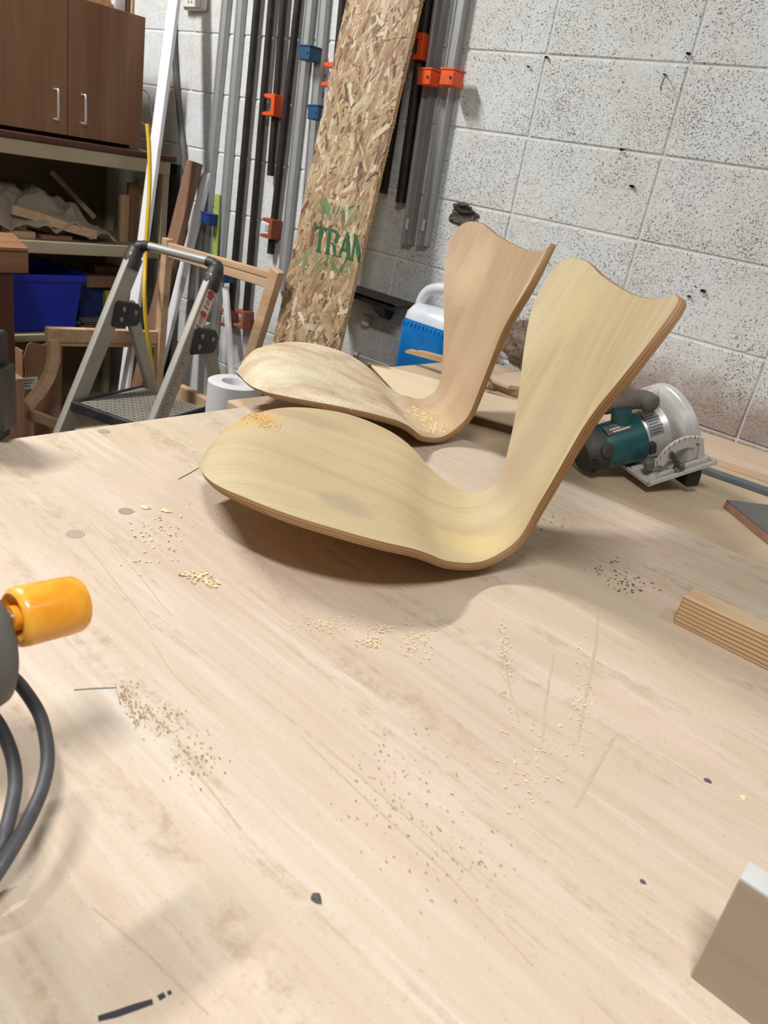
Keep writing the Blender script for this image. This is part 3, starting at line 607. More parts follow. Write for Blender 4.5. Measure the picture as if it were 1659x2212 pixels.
MB().tube([S(.025, -.115, .12), S(.1, -.12, .125)], .011, 14).build('guard_strut', MT['cast'], saw, smooth=True)
# motor body, end cap, brush cap
mc = S(0, -.098, .054)
MB().lathe([(.0, -.045), (.043, -.045), (.046, -.03), (.047, .01), (.05, .034), (.0, .036)], mc, SR, 36).build('motor_housing', MT['teal'], saw, smooth=True, angle=40)
MB().lathe([(0, -.088), (.034, -.088), (.038, -.082), (.042, -.06), (.043, -.044), (0, -.044)], mc, SR, 36).build('motor_end_cap', MT['tooldark'], saw, smooth=True, angle=40)
for j in range(5): MB().box(mc+SR*(-.080+.006*(j % 2))+(SF*math.cos(.2-.22*j)+SU*math.sin(.2-.22*j))*.0425, (.010, .003, .004), SFR).build('vent_slot', MT['darkhole'], saw)
bc = mc+SR*(-.052)+(SF*math.cos(.35)+SU*math.sin(.35))*.044; bd = (SF*math.cos(.35)+SU*math.sin(.35))
cap = MB().lathe([(0, -.004), (.0135, -.004), (.0135, .002), (.012, .003), (0, .003)], bc, bd, 24).build('brush_cap', MT['tooldark'], saw, smooth=True, angle=40)
MB().box(bc+bd*.0034, (.010, .0022, .001), (SR, bd.cross(SR), bd)).build('slot', MT['darkhole'], cap)
# name plate on the motor
m = MB(); vs = []
for j in range(7):
    a = .95+.5*j/6
    for x in (-.043, .012): vs.append(mc+SR*x+(SF*math.cos(a)+SU*math.sin(a))*.0482)
m.add(vs, [(2*j, 2*j+2, 2*j+3, 2*j+1) for j in range(6)]); npl = m.build('name_plate', MT['toolgrey'], saw, smooth=True, angle=180)
m = MB()
for j, (x0, x1) in enumerate(((-.03, .006), (-.034, -.012), (-.008, .004))):
    a = 1.02+.13*j; m.add([mc+SR*x+(SF*math.cos(a+da)+SU*math.sin(a+da))*.0485 for x, da in ((x0, 0), (x1, 0), (x1, .06), (x0, .06))], [(0, 1, 2, 3)])
m.build('plate_print', MT['paper'], npl)
# handle: teal stem, grey grip, rear loop
MB().tube([S(.005, -.095, .075), S(.003, -.098, .105), S(.006, -.10, .128)], [.024, .019, .02], 18).build('handle_stem', MT['teal'], saw, smooth=True, angle=40)
MB().tube(bez([S(.05, -.062, .130), S(.046, -.085, .137), S(.02, -.105, .136), S(-.008, -.125, .128), S(-.022, -.16, .112), S(-.02, -.195, .08), S(-.005, -.20, .05)], 24), [.012]+[.0185]*4+[.019]*19, 18).build('grip', MT['toolgrey'], saw, smooth=True, angle=60)
# bevel quadrant at the front
qc = S(.085, -.018, .0)
m = MB(); pts = []
n = 18; R1, R2 = .074, .052
for j in range(n+1): a = math.radians(62+88*j/n); pts.append((R1*math.cos(a)*.95, R1*math.sin(a)))
for j in range(n+1): a = math.radians(150-88*j/n); pts.append((R2*math.cos(a)*.95, R2*math.sin(a)))
def seg2(m, pts, d): 
    k = len(pts)//2
    for j in range(k-1):
        q = [pts[j], pts[j+1], pts[2*k-2-j], pts[2*k-1-j]]; m.prism(q, qc, SR, SU, d)
seg2(m, pts, SF*.006); bq = m.build('bevel_quadrant', MT['shoe'], saw)
for j in range(9):
    a = math.radians(70+78*j/8); MB().box(qc+SR*(math.cos(a)*.069)+SU*(math.sin(a)*.0725)+SF*.0062, (.0008, .0008, .008), (SR, SF, SU)).build('degree_mark', MT['ink'], bq)
MB().prism([(.034, .0), (.052, .0), (.044, .06), (.030, .068), (.026, .056), (.036, .05)], qc, SR, SU, SF*.006).build('quadrant_arm', MT['shoe'], saw, bevel=.001)
MB().prism([(-.06, 0), (.06, 0), (.055, .016), (-.05, .012)], qc, SR, SU, SF*.008).build('quadrant_foot', MT['shoe'], saw, bevel=.001)
MB().lathe([(0, 0), (.011, 0), (.011, .008), (.008, .012), (0, .012)], qc+SU*.014+SF*.004-SR*.01, SF, 18).build('clamp_nut', MT['steel'], saw, smooth=True)
MB().tube(bez([qc+SU*.014+SF*.012-SR*.01, qc+SU*.028+SF*.014-SR*.02, qc+SU*.05+SF*.014-SR*.03, qc+SU*.056+SF*.014-SR*.034], 10), .0045, 8).build('clamp_lever', MT['tooldark'], saw, smooth=True)
MB().lathe([(0, 0), (.004, 0), (.004, .012), (.010, .014), (.011, .03), (.006, .034), (0, .034)], S(.022, -.03, .006), SU, 8).build('guide_knob', MT['toolgrey'], saw, bevel=.001)
MB().tube([S(.03, -.10, .02), S(.09, -.10, .03)], .008, 12).build('pivot_rod', MT['steel'], saw, smooth=True)
MB().box(S(.045, -.06, .045), (.015, .02, .022), SFR).build('lock_lever', MT['tooldark'], saw, bevel=.002)

# ------------------------------------------------------------------ clamps hanging on the block wall
def wall_line(pt, pb, y, ztop=2.3, zbot=None):
    T, B = OY(*pt, y), OY(*pb, y); d = (T-B).normalized(); T = B+d*((ztop-B.z)/d.z)
    if zbot is not None: B = B+d*((zbot-B.z)/d.z)
    return T, B, d
def bar_clamp(label, pt, pb, jaws, jmat, w=.036, d=.022, y=-.002, zbot=None, group='aluminium bar clamps'):
    T, B, u = wall_line(pt, pb, y-d/2, zbot=zbot); th = thing('bar_clamp', label, 'clamp', B, group)
    fx, fy, fz = fr_from(u, X_)          # fx along wall, fy roughly +Y
    if fy.y < 0: fy = -fy
    sec = [(-w/2, d/2), (w/2, d/2), (w/2, -d/2), (w*.36, -d/2), (w*.30, -d/2+.005), (-w*.30, -d/2+.005), (-w*.36, -d/2), (-w/2, -d/2)]
    MB().prism(sec, B, fx, fy, u*((T-B).length)).build('bar', MT['barface'], th, bevel=.001)
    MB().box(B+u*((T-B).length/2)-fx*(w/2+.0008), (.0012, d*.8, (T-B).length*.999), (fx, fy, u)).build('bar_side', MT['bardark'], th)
    for (px, py) in jaws:
        c = OY(px, py, y-d-.0265); jw = w*1.45
        j = MB().box(c, (jw, .05, .040), (fx, fy, u)).build('jaw', jmat, th, bevel=.003)
        MB().box(c+u*.022, (jw*1.12, .054, .005), (fx, fy, u)).build('jaw_lip', jmat, j, bevel=.001)
        MB().lathe([(0, 0), (.004, 0), (.004, .002), (0, .002)], c+fx*jw*.3-fy*.025, -fy, 12).build('pin_hole', MT['darkhole'], j)
    return th, B, u, fx, fy
bar_clamp('leftmost aluminium bar clamp with a blue jaw beside the brown plank', (490, 0), (446, 478), [(453, 474)], MT['blue'], zbot=.62)
bar_clamp('second aluminium bar clamp from the left, blue jaw low behind the wooden frame', (522, 0), (478, 540), [(487, 598)], MT['blue'], zbot=.45)
bar_clamp('aluminium bar clamp right of the black pipes with one high blue jaw', (672, 0), (615, 560), [(669, 118)], MT['tealblue'], zbot=.86)
bar_clamp('aluminium bar clamp half hidden by the strand board, blue jaw', (702, 0), (668, 392), [(687, 246)], MT['tealblue'], zbot=.9)
_, B, u, fx, fy = bar_clamp('aluminium bar clamp with orange jaw right of the strand board, left of a pair', (956, 0), (880, 527), [(927, 170)], MT['orange'], w=.034, d=.03)
MB().box(B+u*.06-fy*.0155, (.012, .001, .035), (fx, fy, u)).build('paper_sticker', MT['plasticwhite'], bpy.data.objects['bar_clamp.004'])
_, B, u, fx, fy = bar_clamp('rightmost aluminium bar clamp with orange jaw on the block wall', (1000, 0), (914, 530), [(976, 171)], MT['orange'], w=.034, d=.03)
MB().box(B+u*.06-fy*.0155, (.012, .001, .035), (fx, fy, u)).build('paper_sticker', MT['plasticwhite'], bpy.data.objects['bar_clamp.005'])
def pipe_clamp(label, pt, pb, jaw, jmat, r=.0135, zbot=None, side=-1):
    y = -.022; T, B, u = wall_line(pt, pb, y, zbot=zbot); th = thing('pipe_clamp', label, 'clamp', B, 'black pipe clamps')
    MB().tube([B, T], r, 14).build('pipe', MT['pipe'], th, smooth=True, angle=60)
    if jaw:
        c = OY(*jaw, y); t = (c-B).dot(u); c = B+u*t; fx, fy, fz = fr_from(u, X_)
        if fy.y < 0: fy = -fy
        C = [(.026, -.034), (-.030, -.034), (-.042, -.028), (-.030, -.022), (.008, -.020), (.008, .020), (-.024, .022), (-.036, .030), (-.026, .036), (.026, .036)]
        C = [(x*(-side), z) for x, z in C]
        j = MB(); j.prism(C[:6]+C[6:], c-fy*.030, fx, u, fy*.05); jo = j.build('jaw', jmat, th, bevel=.002)
        for k in range(3): MB().box(c-fx*(.004*(-side)*-1)+u*(.006-.008*k)-fy*.012, (.030, .034, .0025), (fx, fy, (u+fx*.25).normalized())).build('clutch_plate', MT['steel'], jo)
    return th
pipe_clamp('leftmost black pipe clamp, dull orange jaw low behind the frame', (556, 0), (508, 555), (504, 690), MT['rust'], zbot=.72)
pipe_clamp('second black pipe clamp from the left with a low dull orange jaw', (587, 0), (541, 555), (536, 692), MT['rust'], zbot=.71)
pipe_clamp('short black pipe clamp ending high, bright orange jaw near its end', (613, 0), (584, 380), (592, 230), MT['orange'])
pipe_clamp('black pipe clamp right of the short one, orange jaw near its lower end', (644, 0), (584, 548), (590, 495), MT['rust'])
pipe_clamp('black pipe clamp at the left edge of the strand board with orange jaw peeking out', (741, 0), (726, 160), (722, 165), MT['orange'], zbot=1.15)
pipe_clamp('black pipe clamp just right of the strand board without a visible jaw', (893, 0), (828, 418), None, None)
pipe_clamp('black pipe clamp with red-orange jaw left of the paired aluminium bars', (925, 0), (865, 438), (911, 105), MT['orange'], r=.0165)
# lime strip and thermostat
a, b = OY(470, 420, -.03), OY(464, 560, -.03)
m = MB(); m.box((a+b)/2, (.034, .006, (a-b).length), fr_from((a-b), X_)); tag(m.build('lime_strip', MT['lime'], loc=b), 'lime green strip between the two left bar clamps', 'strip')
c = (OY(402, 24, -.002)+OY(453, 27, -.002))/2; W = .135; H = .115; th = thing('thermostat', 'white wall thermostat with grey screen above the trim strip', 'thermostat', c)
MB().box(c+V((0, -.013, H/2)), (W, .028, H)).build('case', MT['plasticwhite'], th, bevel=.012, seg=4)
MB().box(c+V((0, -.029, H/2)), (W*.8, .006, H*.86)).build('front_cover', MT['plasticwhite'], th, bevel=.004, seg=3)
MB().box(c+V((-.008, -.0325, H*.66)), (W*.5, .002, H*.42)).build('screen', MT['screen'], th, bevel=.001)
for k in range(2): MB().lathe([(0, 0), (.005, 0), (.004, .003), (0, .003)], c+V((-.016+.02*k, -.032, H*.22)), V((0, -1, 0)), 14).build('button', MT['buttons'], th, smooth=True)
MB().lathe([(0, 0), (.006, 0), (.005, .003), (0, .003)], c+V((.042, -.032, H*.5)), V((0, -1, 0)), 14).build('button', MT['buttons'], th, smooth=True)

# ------------------------------------------------------------------ strand board leaning on the wall
L0, L1 = OY(745, 0, -.10), OY(590, 740, -.29); R0p, R1p = OY(913, 0, -.10), OY(732, 752, -.29)
bu = ((L0-L1).normalized()+(R0p-R1p).normalized()).normalized(); bw = ((R0p-L0)+(R1p-L1))/2; BWID = bw.length*.98
bx, by, bz = fr_from(bu, bw)
if by.y < 0: by = -by
bot = (L1+R1p)/2; bot = bot-bu*(bot.z-.02)/bu.z; BLEN = 1.93/bu.z
osb = thing('strand_board', 'long strand board with green stencilled TRAN leaning on the block wall', 'board', bot)
MB().box(bot+bu*BLEN/2+by*.0065, (BWID, .011, BLEN), (bx, by, bu)).build('core', MT['osbcore'], osb)
pal = [(187, 164, 131), (173, 146, 110), (157, 127, 94), (200, 184, 155), (138, 107, 77), (116, 87, 63), (178, 153, 118), (211, 200, 177), (166, 136, 101), (91, 67, 52)]
wts = [13, 15, 13, 8, 10, 7, 13, 4, 12, 4]
rnd = random.Random(11); m = MB(); m.cols = []
tp = OY(735, 515, -.2); tp = OP(735, 515, bot, by)
vt = (tp-bot).dot(bu); ut = (tp-bot).dot(bx)
LUv = (OP(785, 510, bot, by)-OP(680, 487, bot, by)); LSL = LUv.dot(bu)/LUv.dot(bx)
for k in range(7000):
    u = rnd.uniform(-BWID/2, BWID/2); v = rnd.uniform(0.2, BLEN) if rnd.random() < .85 else rnd.uniform(0, BLEN)
    l = rnd.uniform(.012, .05); w = rnd.uniform(.002, .009) if rnd.random() < .8 else rnd.uniform(.008, .014); a = rnd.gauss(math.pi/2-.25, .6)
    du, dv = math.cos(a), math.sin(a)
    pts = []
    for (s, t) in ((-1, -.3), (-.85, -1), (.8, -1), (1, -.2), (.85, 1), (-.8, .9)):
        s *= l*rnd.uniform(.8, 1.05); t *= w*rnd.uniform(.7, 1.1); uu = min(max(u+s*du-t*dv, -BWID/2), BWID/2); vv = min(max(v+s*dv+t*du, 0), BLEN)
        pts.append((uu, vv))
    off = .0002+k*2.2e-7; tl, tr = rnd.uniform(0, .0011), rnd.uniform(0, .0011)
    col = V(lin(rnd.choices(pal, wts)[0]))*rnd.uniform(.85, 1.1)
    dvv = v-vt-(u-ut)*LSL                      # green overspray above and below the stencil
    g = max(math.exp(-((dvv-.075)/.016)**2), math.exp(-((dvv+.082)/.018)**2))*rnd.choice((.1, .5, .8, .9))*(1 if u > -BWID*.33 else 0)
    col = col.lerp(V(lin((70, 122, 70))), g)
    n0 = len(m.v); m.v += [bot+bx*p+bu*q+by*(.001-off-(tl if i < 3 else tr)) for i, (p, q) in enumerate(pts)]; m.f.append(tuple(range(n0, n0+6))); m.mi.append(0); m.cols += [tuple(col)]*6
stuff(m.build('wood_strands', MT['flakes'], osb))
m = MB(); m.cols = []            # rough fuzzy right edge
for k in range(900):
    v = rnd.uniform(.1, BLEN); p = bot+bx*BWID/2+bu*v+by*rnd.uniform(.001, .012); d = bx*rnd.uniform(.001, .004)+bu*rnd.uniform(-.006, .006)+by*rnd.uniform(-.003, .003)
    m.v += [p, p+bu*.004, p+d]; n0 = len(m.v)-3; m.f.append((n0, n0+1, n0+2)); m.mi.append(0); m.cols += [lin((216, 196, 160))]*3
stuff(m.build('edge_fuzz', MT['flakes'], osb))
# stencil letters, flat paint on the strands
LET = {'T': [[(0, .8), (0, 1), (.42, 1), (.42, .9), (.12, .9), (.06, .78)], [(.52, .9), (.52, 1), (.95, 1), (.95, .78), (.89, .78), (.83, .9)], [(.36, .1), (.36, .9), (.60, .9), (.60, .1), (.70, 0), (.26, 0)]],
       'R': [[(0, 0), (.08, .1), (.08, .9), (0, 1), (.38, 1), (.32, .9), (.32, .1), (.40, 0)], [(.40, .9), (.40, 1), (.66, 1), (.88, .88), (.90, .68), (.80, .54), (.60, .50), (.62, .60), (.68, .74), (.60, .88)], [(.40, .50), (.56, .48), (.72, .40), (.84, .06), (.98, 0), (.72, 0), (.60, .12), (.52, .38), (.40, .42)]],
       'A': [[(0, 0), (.06, .08), (.36, .86), (.42, .7), (.20, .12), (.28, 0)], [(.40, .92), (.48, 1), (.60, 1), (.94, .08), (1, 0), (.58, 0), (.66, .10), (.46, .72)], [(.30, .28), (.34, .38), (.52, .38), (.56, .28)]],
       'N': [[(0, 0), (.05, .08), (.09, .9), (.17, .8), (.17, .08), (.24, 0)], [(.0, 1), (.26, 1), (.62, .40), (.62, .0), (.52, 0), (.06, .92)]]}
hh = .092; lu = LUv.normalized(); lvv = OP(682, 487, bot, by)-OP(676, 541, bot, by); hh = lvv.length; lv = lvv.normalized(); st = OP(676, 541, bot, by)
for k, (ch, wl, off) in enumerate((('T', .060, 0), ('R', .062, .058), ('A', .058, .120), ('N', .062, .176))):
    m = MB()
    for poly in LET[ch]:
        P3 = []
        for (x, y) in poly:
            p = st+lu*(off+x*wl)+lv*(y*hh)-by*.0034; cu = (p-bot).dot(bx)
            if cu > BWID/2-.001: p = p-bx*(cu-BWID/2+.001)
            P3.append(p)
        n = len(P3); m.add(P3+[q+by*.0006 for q in P3], [tuple(range(n)), tuple(reversed(range(n, 2*n)))]+[(i, (i+1) % n, (i+1) % n+n, i+n) for i in range(n)])
    lo = m.build('stencil_letter', MT['greensten'], osb); lo['label'] = 'dark green stencilled letter '+ch

# ------------------------------------------------------------------ blue jug, black ledge, stick, small clamp
stand = tag(MB().box((-.10, -.115, .38), (.20, .19, .76)).build('plywood_box', MT['brownply'], bevel=.003, loc=(-.10, -.115, 0)), 'plywood box standing on the floor under the blue jug', 'box')
jb = V((-.10, -.115, .7605)); jug = thing('fluid_jug', 'milky plastic jug of bright blue fluid behind the rear chair back', 'jug', jb)
def rr(w, d, r, z, n=6):
    out = []
    for cx, cy, a0 in ((w/2-r, d/2-r, 0), (-w/2+r, d/2-r, 90), (-w/2+r, -d/2+r, 180), (w/2-r, -d/2+r, 270)):
        for k in range(n+1): a = math.radians(a0+90*k/n); out.append((cx+r*math.cos(a), cy+r*math.sin(a), z))
    return out
def loft(secs, c):
    m = MB(); k = len(secs[0]); m.add([c+V(p) for s in secs for p in s], [(i*k+j, i*k+(j+1) % k, (i+1)*k+(j+1) % k, (i+1)*k+j) for i in range(len(secs)-1) for j in range(k)]+[tuple(reversed(range(k))), tuple(range((len(secs)-1)*k, len(secs)*k))]); return m
loft([rr(.19, .11, .03, .0), rr(.205, .125, .035, .006), rr(.205, .125, .035, .165), rr(.20, .12, .035, .185)], jb).build('fluid_body', MT['jugblue'], jug, smooth=True, angle=60)
loft([rr(.199, .119, .035, .1855), rr(.194, .112, .035, .205), rr(.175, .085, .035, .225), rr(.15, .06, .028, .232)], jb).build('shoulder', MT['jugwhite'], jug, smooth=True, angle=60)
MB().tube(bez([jb+V((-.078, 0, .205)), jb+V((-.076, 0, .24)), jb+V((-.056, 0, .272)), jb+V((-.01, 0, .290)), jb+V((.03, 0, .290)), jb+V((.05, 0, .27))], 22), .0165, 14).build('handle', MT['jugwhite'], jug, smooth=True, angle=80)
MB().lathe([(.03, .225), (.026, .25), (.022, .27), (0, .27)], jb+V((.055, 0, 0)), Z_, 20).build('neck', MT['jugwhite'], jug, smooth=True)
MB().lathe([(0, .27), (.024, .27), (.024, .295), (.022, .297), (0, .297)], jb+V((.055, 0, 0)), Z_, 20).build('cap', MT['blue'], jug, smooth=True)
for k in range(11): MB().box(jb+V((-.082+.0155*k, -.0625, .172)), (.006, .004, .014)).build('grip_rib', MT['jugblue'], jug, bevel=.0015)
# black wall ledge with gusset
A, Bp, Cc = OY(742, 622, -.10), OY(866, 664, -.10), OY(810, 684, -.06)
led = thing('black_ledge', 'black plastic ledge fixed on the wall between strand board and jug', 'ledge', (A+Bp)/2)
x0, x1, z0 = A.x-.10, Bp.x, (A.z+Bp.z)/2
MB().box(((x0+x1)/2, -.062, z0), (x1-x0, .122, .012)).build('ledge_top', MT['blackplastic'], led, bevel=.003)
MB().box(((x0+x1)/2, -.120, z0-.006), (x1-x0, .006, .022)).build('front_lip', MT['blackplastic'], led, bevel=.002)
gx = Cc.x
MB().add([V((gx-.05, -.002, z0-.005)), V((gx+.05, -.002, z0-.005)), V((gx+.022, -.002, z0-.075)), V((gx-.022, -.002, z0-.075)), V((gx-.05, -.10, z0-.005)), V((gx+.05, -.10, z0-.005)), V((gx+.016, -.02, z0-.07)), V((gx-.016, -.02, z0-.07))], [(0, 1, 2, 3), (4, 7, 6, 5), (0, 4, 5, 1), (1, 5, 6, 2), (2, 6, 7, 3), (3, 7, 4, 0)]).build('gusset', MT['blackplastic'], led, bevel=.004)
c = OY(796, 692, -.002); tag(MB().box(c+V((0, -.011, 0)), (.030, .022, .034)).build('wall_clip', MT['plasticwhite'], bevel=.003, loc=c), 'small pale clip on the wall beneath the black ledge', 'clip')
# stick with a broken end in front of the jug, on a small block
yS = -.36; a, b = OY(880, 757, yS), OY(1040, 800, yS+.02); d = (b-a).normalized(); n = V((-d.y, d.x, 0)).normalized(); upv = d.cross(n)
if upv.z < 0: upv = -upv
stk = MB(); prof = [(0, -.006), (0, .001), (.012, .006), (.03, .004), (.034, .008), (.06, .010), ((b-a).length, .010), ((b-a).length, -.006)]
stk.prism(prof, a-n*.010, d, upv, n*.020); tag(stk.build('splintered_stick', MT['pine'], bevel=.001, loc=a), 'thin wooden stick with a splintered end crossing in front of the jug', 'stick')
zz = b.z-.006; p = a+(b-a)*.72; hb = p.z-.0065-(TAB+.022)
tag(MB().box((p.x, p.y, TAB+.022+hb/2), (.05, .04, hb)).build('support_block', MT['pine'], bevel=.002, loc=(p.x, p.y, TAB+.022)), 'small pine block propping the splintered stick behind the rear chair back', 'wood block')
a, b = OZ(775, 770, TAB+.034), OZ(826, 786, TAB+.030); d = (b-a).normalized()
scw = thing('screw_clamp', 'small steel screw lying at the far corner of the birch panel', 'screw', a)
MB().tube([a, a+(b-a)*.5, b+d*.02], [.0075, .007, .003], 14).build('spindle', MT['steel'], scw, smooth=True, angle=60)
MB().tube([a-d*.012, a-d*.001], .011, 14).build('head', MT['steel'], scw, smooth=True, angle=60)
MB().tube([a-d*.006-Z_*.02, a-d*.006+Z_*.004], .004, 8).build('cross_pin', MT['steel'], scw, smooth=True, angle=60)

# ------------------------------------------------------------------ step ladder
LA, LBp = V((-1.0498, -.5578, .98)), V((-.7408, -.4621, .98)); LW = (LBp-LA).normalized(); LD = V((-LW.y, LW.x, 0))
lad = thing('step_ladder', 'folding aluminium step ladder with chrome grab bar behind the plywood sheet', 'step ladder', LA+LD*-.1-Z_*.98)
def LP(side, d, z, w=0): p = (LA if side == 0 else LBp)+LD*d+LW*w; return V((p.x, p.y, z))
rd = (LP(0, -.281, .482)-LP(0, -.021, .955)).normalized(); ld = (LP(0, .106, .445)-LP(0, -.045, .797)).normalized()
for sd in (0, 1):
    sg = -1 if sd == 0 else 1
    t = LP(sd, -.016, .945); b = t+rd*(t.z/-rd.z); F = fr_from(rd, LW)
    sec = [(-.013, -.033), (.013, -.033), (.013, .033), (-.013, .033)]
    MB().prism(sec, t, F[0], F[1], b-t).build('front_rail', MT['alu_dull'], lad, bevel=.006, seg=3)
    t2 = LP(sd, -.045, .79, sg*-.004); b2 = t2+ld*(t2.z/-ld.z); F2 = fr_from(ld, LW)
    MB().prism([(-.010, -.024), (.010, -.024), (.010, .024), (-.010, .024)], t2, F2[0], F2[1], b2-t2).build('rear_leg', MT['alu_dull'], lad, bevel=.004)
    # black hinge collar with rivets
    cc = LP(sd, -.070, .758 if sd == 0 else .745); fd = fr_from(LW, LD+Z_*-.10); hx, hy = fd[0], fd[1]
    pl = [(-.060, -.034), (-.050, -.044), (.062, -.040), (.076, -.024), (.078, .016), (.060, .036), (-.036, .044), (-.050, .036)]
    if hy.z < 0: hy = -hy
    col = MB().prism(pl, cc-LW*.019, hx, hy, LW*.038).build('hinge_collar', MT['blackplastic'], lad, bevel=.006, seg=3)
    for (x, y) in ((-.014, .016), (-.022, -.018), (.044, .006)): MB().lathe([(0, -.001), (.009, -.001), (.009, .002), (.006, .004), (0, .004)], cc+hx*x+hy*y+LW*.019, LW, 16).build('rivet', MT['steel'], col, smooth=True)
    for (x, y) in ((-.014, .016), (-.022, -.018), (.044, .006)): MB().lathe([(0, -.001), (.009, -.001), (.009, .002), (.006, .004), (0, .004)], cc+hx*x+hy*y-LW*.019, -LW, 16).build('rivet', MT['steel'], col, smooth=True)
    MB().tube(bez([LP(sd, -.040, .905), LP(sd, -.022, .948), LP(sd, -.004, .968, -sg*.002), LP(sd, .002, .979, -sg*.02), LP(sd, .002, .982, -sg*.045)], 14), [.030]*3+[.027]*3+[.022]*3+[.018]*2+[.0165]*3, 14).build('corner_grip', MT['blackplastic'], lad, smooth=True, angle=80)
MB().tube([LP(0, .002, .982, .03), LP(1, .002, .982, -.03)], .0145, 16).build('grab_bar', MT['chrome'], lad, smooth=True, angle=80)
z0 = .490; pc = (LP(0, -.14, z0)+LP(1, -.14, z0))/2; wl = (LBp-LA).length
MB().box(pc-Z_*.012, (wl-.03, .33, .024), (LW, LD, Z_)).build('platform', MT['tread'], lad, bevel=.006)
MB().box(pc-LD*.158-Z_*.010, (wl-.028, .018, .034), (LW, LD, Z_)).build('platform_edge', MT['blackplastic'], lad, bevel=.004)
for s in (-1, 1): MB().box(pc+LW*s*(wl/2-.02)-Z_*.010, (.012, .33, .034), (LW, LD, Z_)).build('platform_edge', MT['blackplastic'], lad, bevel=.004)
m = MB()
for i in range(13):
    for j in range(15):
        a = .6 if (i+j) % 2 else -.6; p = pc+LW*(-.115+.019*i)+LD*(-.14+.0195*j)+Z_*.0008; m.box(p, (.0125, .0032, .0022), (LW*math.cos(a)+LD*math.sin(a), LD*math.cos(a)-LW*math.sin(a), Z_))
stuff(m.build('tread_pattern', MT['greycable'], lad))
MB().box((LP(0, -.40, .27)+LP(1, -.40, .27))/2, (wl-.03, .09, .02), (LW, LD, Z_)).build('lower_step', MT['tread'], lad, bevel=.004)
# warning labels on the right rail (outer face towards the camera) and rail ruler
t = LP(1, -.016, .945); F = fr_from(rd, LW); fn = F[1] if F[1].dot(AF) < 0 else -F[1]
def rail(s, w, o=.0284): return t+rd*s+LW*w+fn*o
fo = LW if LW.dot(AF) < 0 else -LW
def rside(s, w, o=.0136): return t+rd*s+fn*w+fo*o
useside = True; rp = rside; wv = fn; nv = fo
lab = MB().box(rp(.115, 0), (.042, .135, .0006), (wv, rd, nv)).build('warning_label', MT['paper'], lad)
for k, (s, h) in enumerate(((.062, .020), (.128, .018))):
    vs = [rp(s+math.sin(2*math.pi*i/20)*h*.5, math.cos(2*math.pi*i/20)*.019, .0142) for i in range(20)]; o = MB().add(vs, [tuple(range(20))]).build('danger_oval', MT['red'], lab); o['label'] = 'red warning oval'
for k, s in enumerate((.088, .152)):
    n = 20; vs = [rp(s+math.sin(2*math.pi*i/n)*r, math.cos(2*math.pi*i/n)*r, .0142) for r in (.0105, .0075) for i in range(n)]
    MB().add(vs, [(i, (i+1) % n, (i+1) % n+n, i+n) for i in range(n)]+[]).build('symbol_ring', MT['red'], lab)
    for a in (.7, -.7): MB().box(rp(s, 0, .0142), (.017, .0022, .0003), (wv*math.cos(a)+rd*math.sin(a), rd*math.cos(a)-wv*math.sin(a), nv)).build('symbol_bar', MT['red'], lab)
for s, w in ((.073, .034), (.075, .03), (.104, .03), (.108, .026), (.139, .034), (.168, .032), (.172, .028), (.176, .03)): MB().box(rp(s, 0, .0142), (w, .0022, .0003), (wv, rd, nv)).build('label_print', MT['ink'], lab)
rul = MB().box(rp(.40, .006), (.030, .28, .0005), (wv, rd, nv)).build('rail_sticker', MT['alu'], lad)
for k in range(24): MB().box(rp(.265+.0115*k, .006+(.006 if k % 3 else 0), .0141), (.012 if k % 3 else .024, .002, .0003), (wv, rd, nv)).build('sticker_print', MT['ink'], rul)

# ------------------------------------------------------------------ shelf unit and cabinet on the left
FX = -1.60
su = thing('shelf_unit', 'cream steel shelf unit with brown worktop at the left', 'shelf', (-1.83, -.7, 0))
MB().box((-1.83, -.70, 1.233), (.47, 1.27, .022)).build('worktop', MT['redwood'], su, bevel=.003)
MB().box((FX-.010, -.70, 1.196), (.018, 1.22, .050)).build('front_rail', MT['cream'], su, bevel=.003)
for z, h in ((.885, .045), (.535, .028), (.12, .04)):
    MB().box((-1.83, -.70, z-.006), (.43, 1.21, .012)).build('shelf_board', MT['cream'], su, bevel=.002)
    MB().box((FX-.012, -.70, z-h/2), (.014, 1.21, h)).build('shelf_lip', MT['cream'], su, bevel=.003)
for x in (FX-.02, -2.04):
    for y in (-.105, -1.295): MB().box((x, y, .61), (.03, .03, 1.22)).build('post', MT['cream'], su, bevel=.002)
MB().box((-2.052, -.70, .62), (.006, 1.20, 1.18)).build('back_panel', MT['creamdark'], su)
cb = thing('wall_cabinet', 'brown two-door cabinet with chrome pulls standing on the worktop', 'cabinet', (-1.84, -.51, 1.244))
MB().box((-1.845, -.51, 1.478), (.40, .60, .436)).build('carcass', MT['cab'], cb, bevel=.001)
MB().box((-1.86, -.51, 1.2525), (.36, .56, .015)).build('shadow_gap', MT['darkhole'], cb)  # recessed slab coloured dark to stand for the shadow gap under the cabinet
for y, hpx in ((-.36, ((185, 206), (185, 268))), (-.659, ((126, 194), (126, 259)))):
    d = MB().box((-1.636, y, 1.478), (.018, .2965, .440)).build('door', MT['cab'], cb, bevel=.0015)
    a, b = OX(*hpx[0], -1.60), OX(*hpx[1], -1.60); q = V((-.028, 0, 0))
    MB().tube([a+q]+bez([a+V((-.01, 0, 0)), a+V((0, 0, -.006)), b+V((0, 0, .006)), b+V((-.01, 0, 0))], 14)+[b+q], .0042, 10).build('handle', MT['chrome'], d, smooth=True, angle=80)
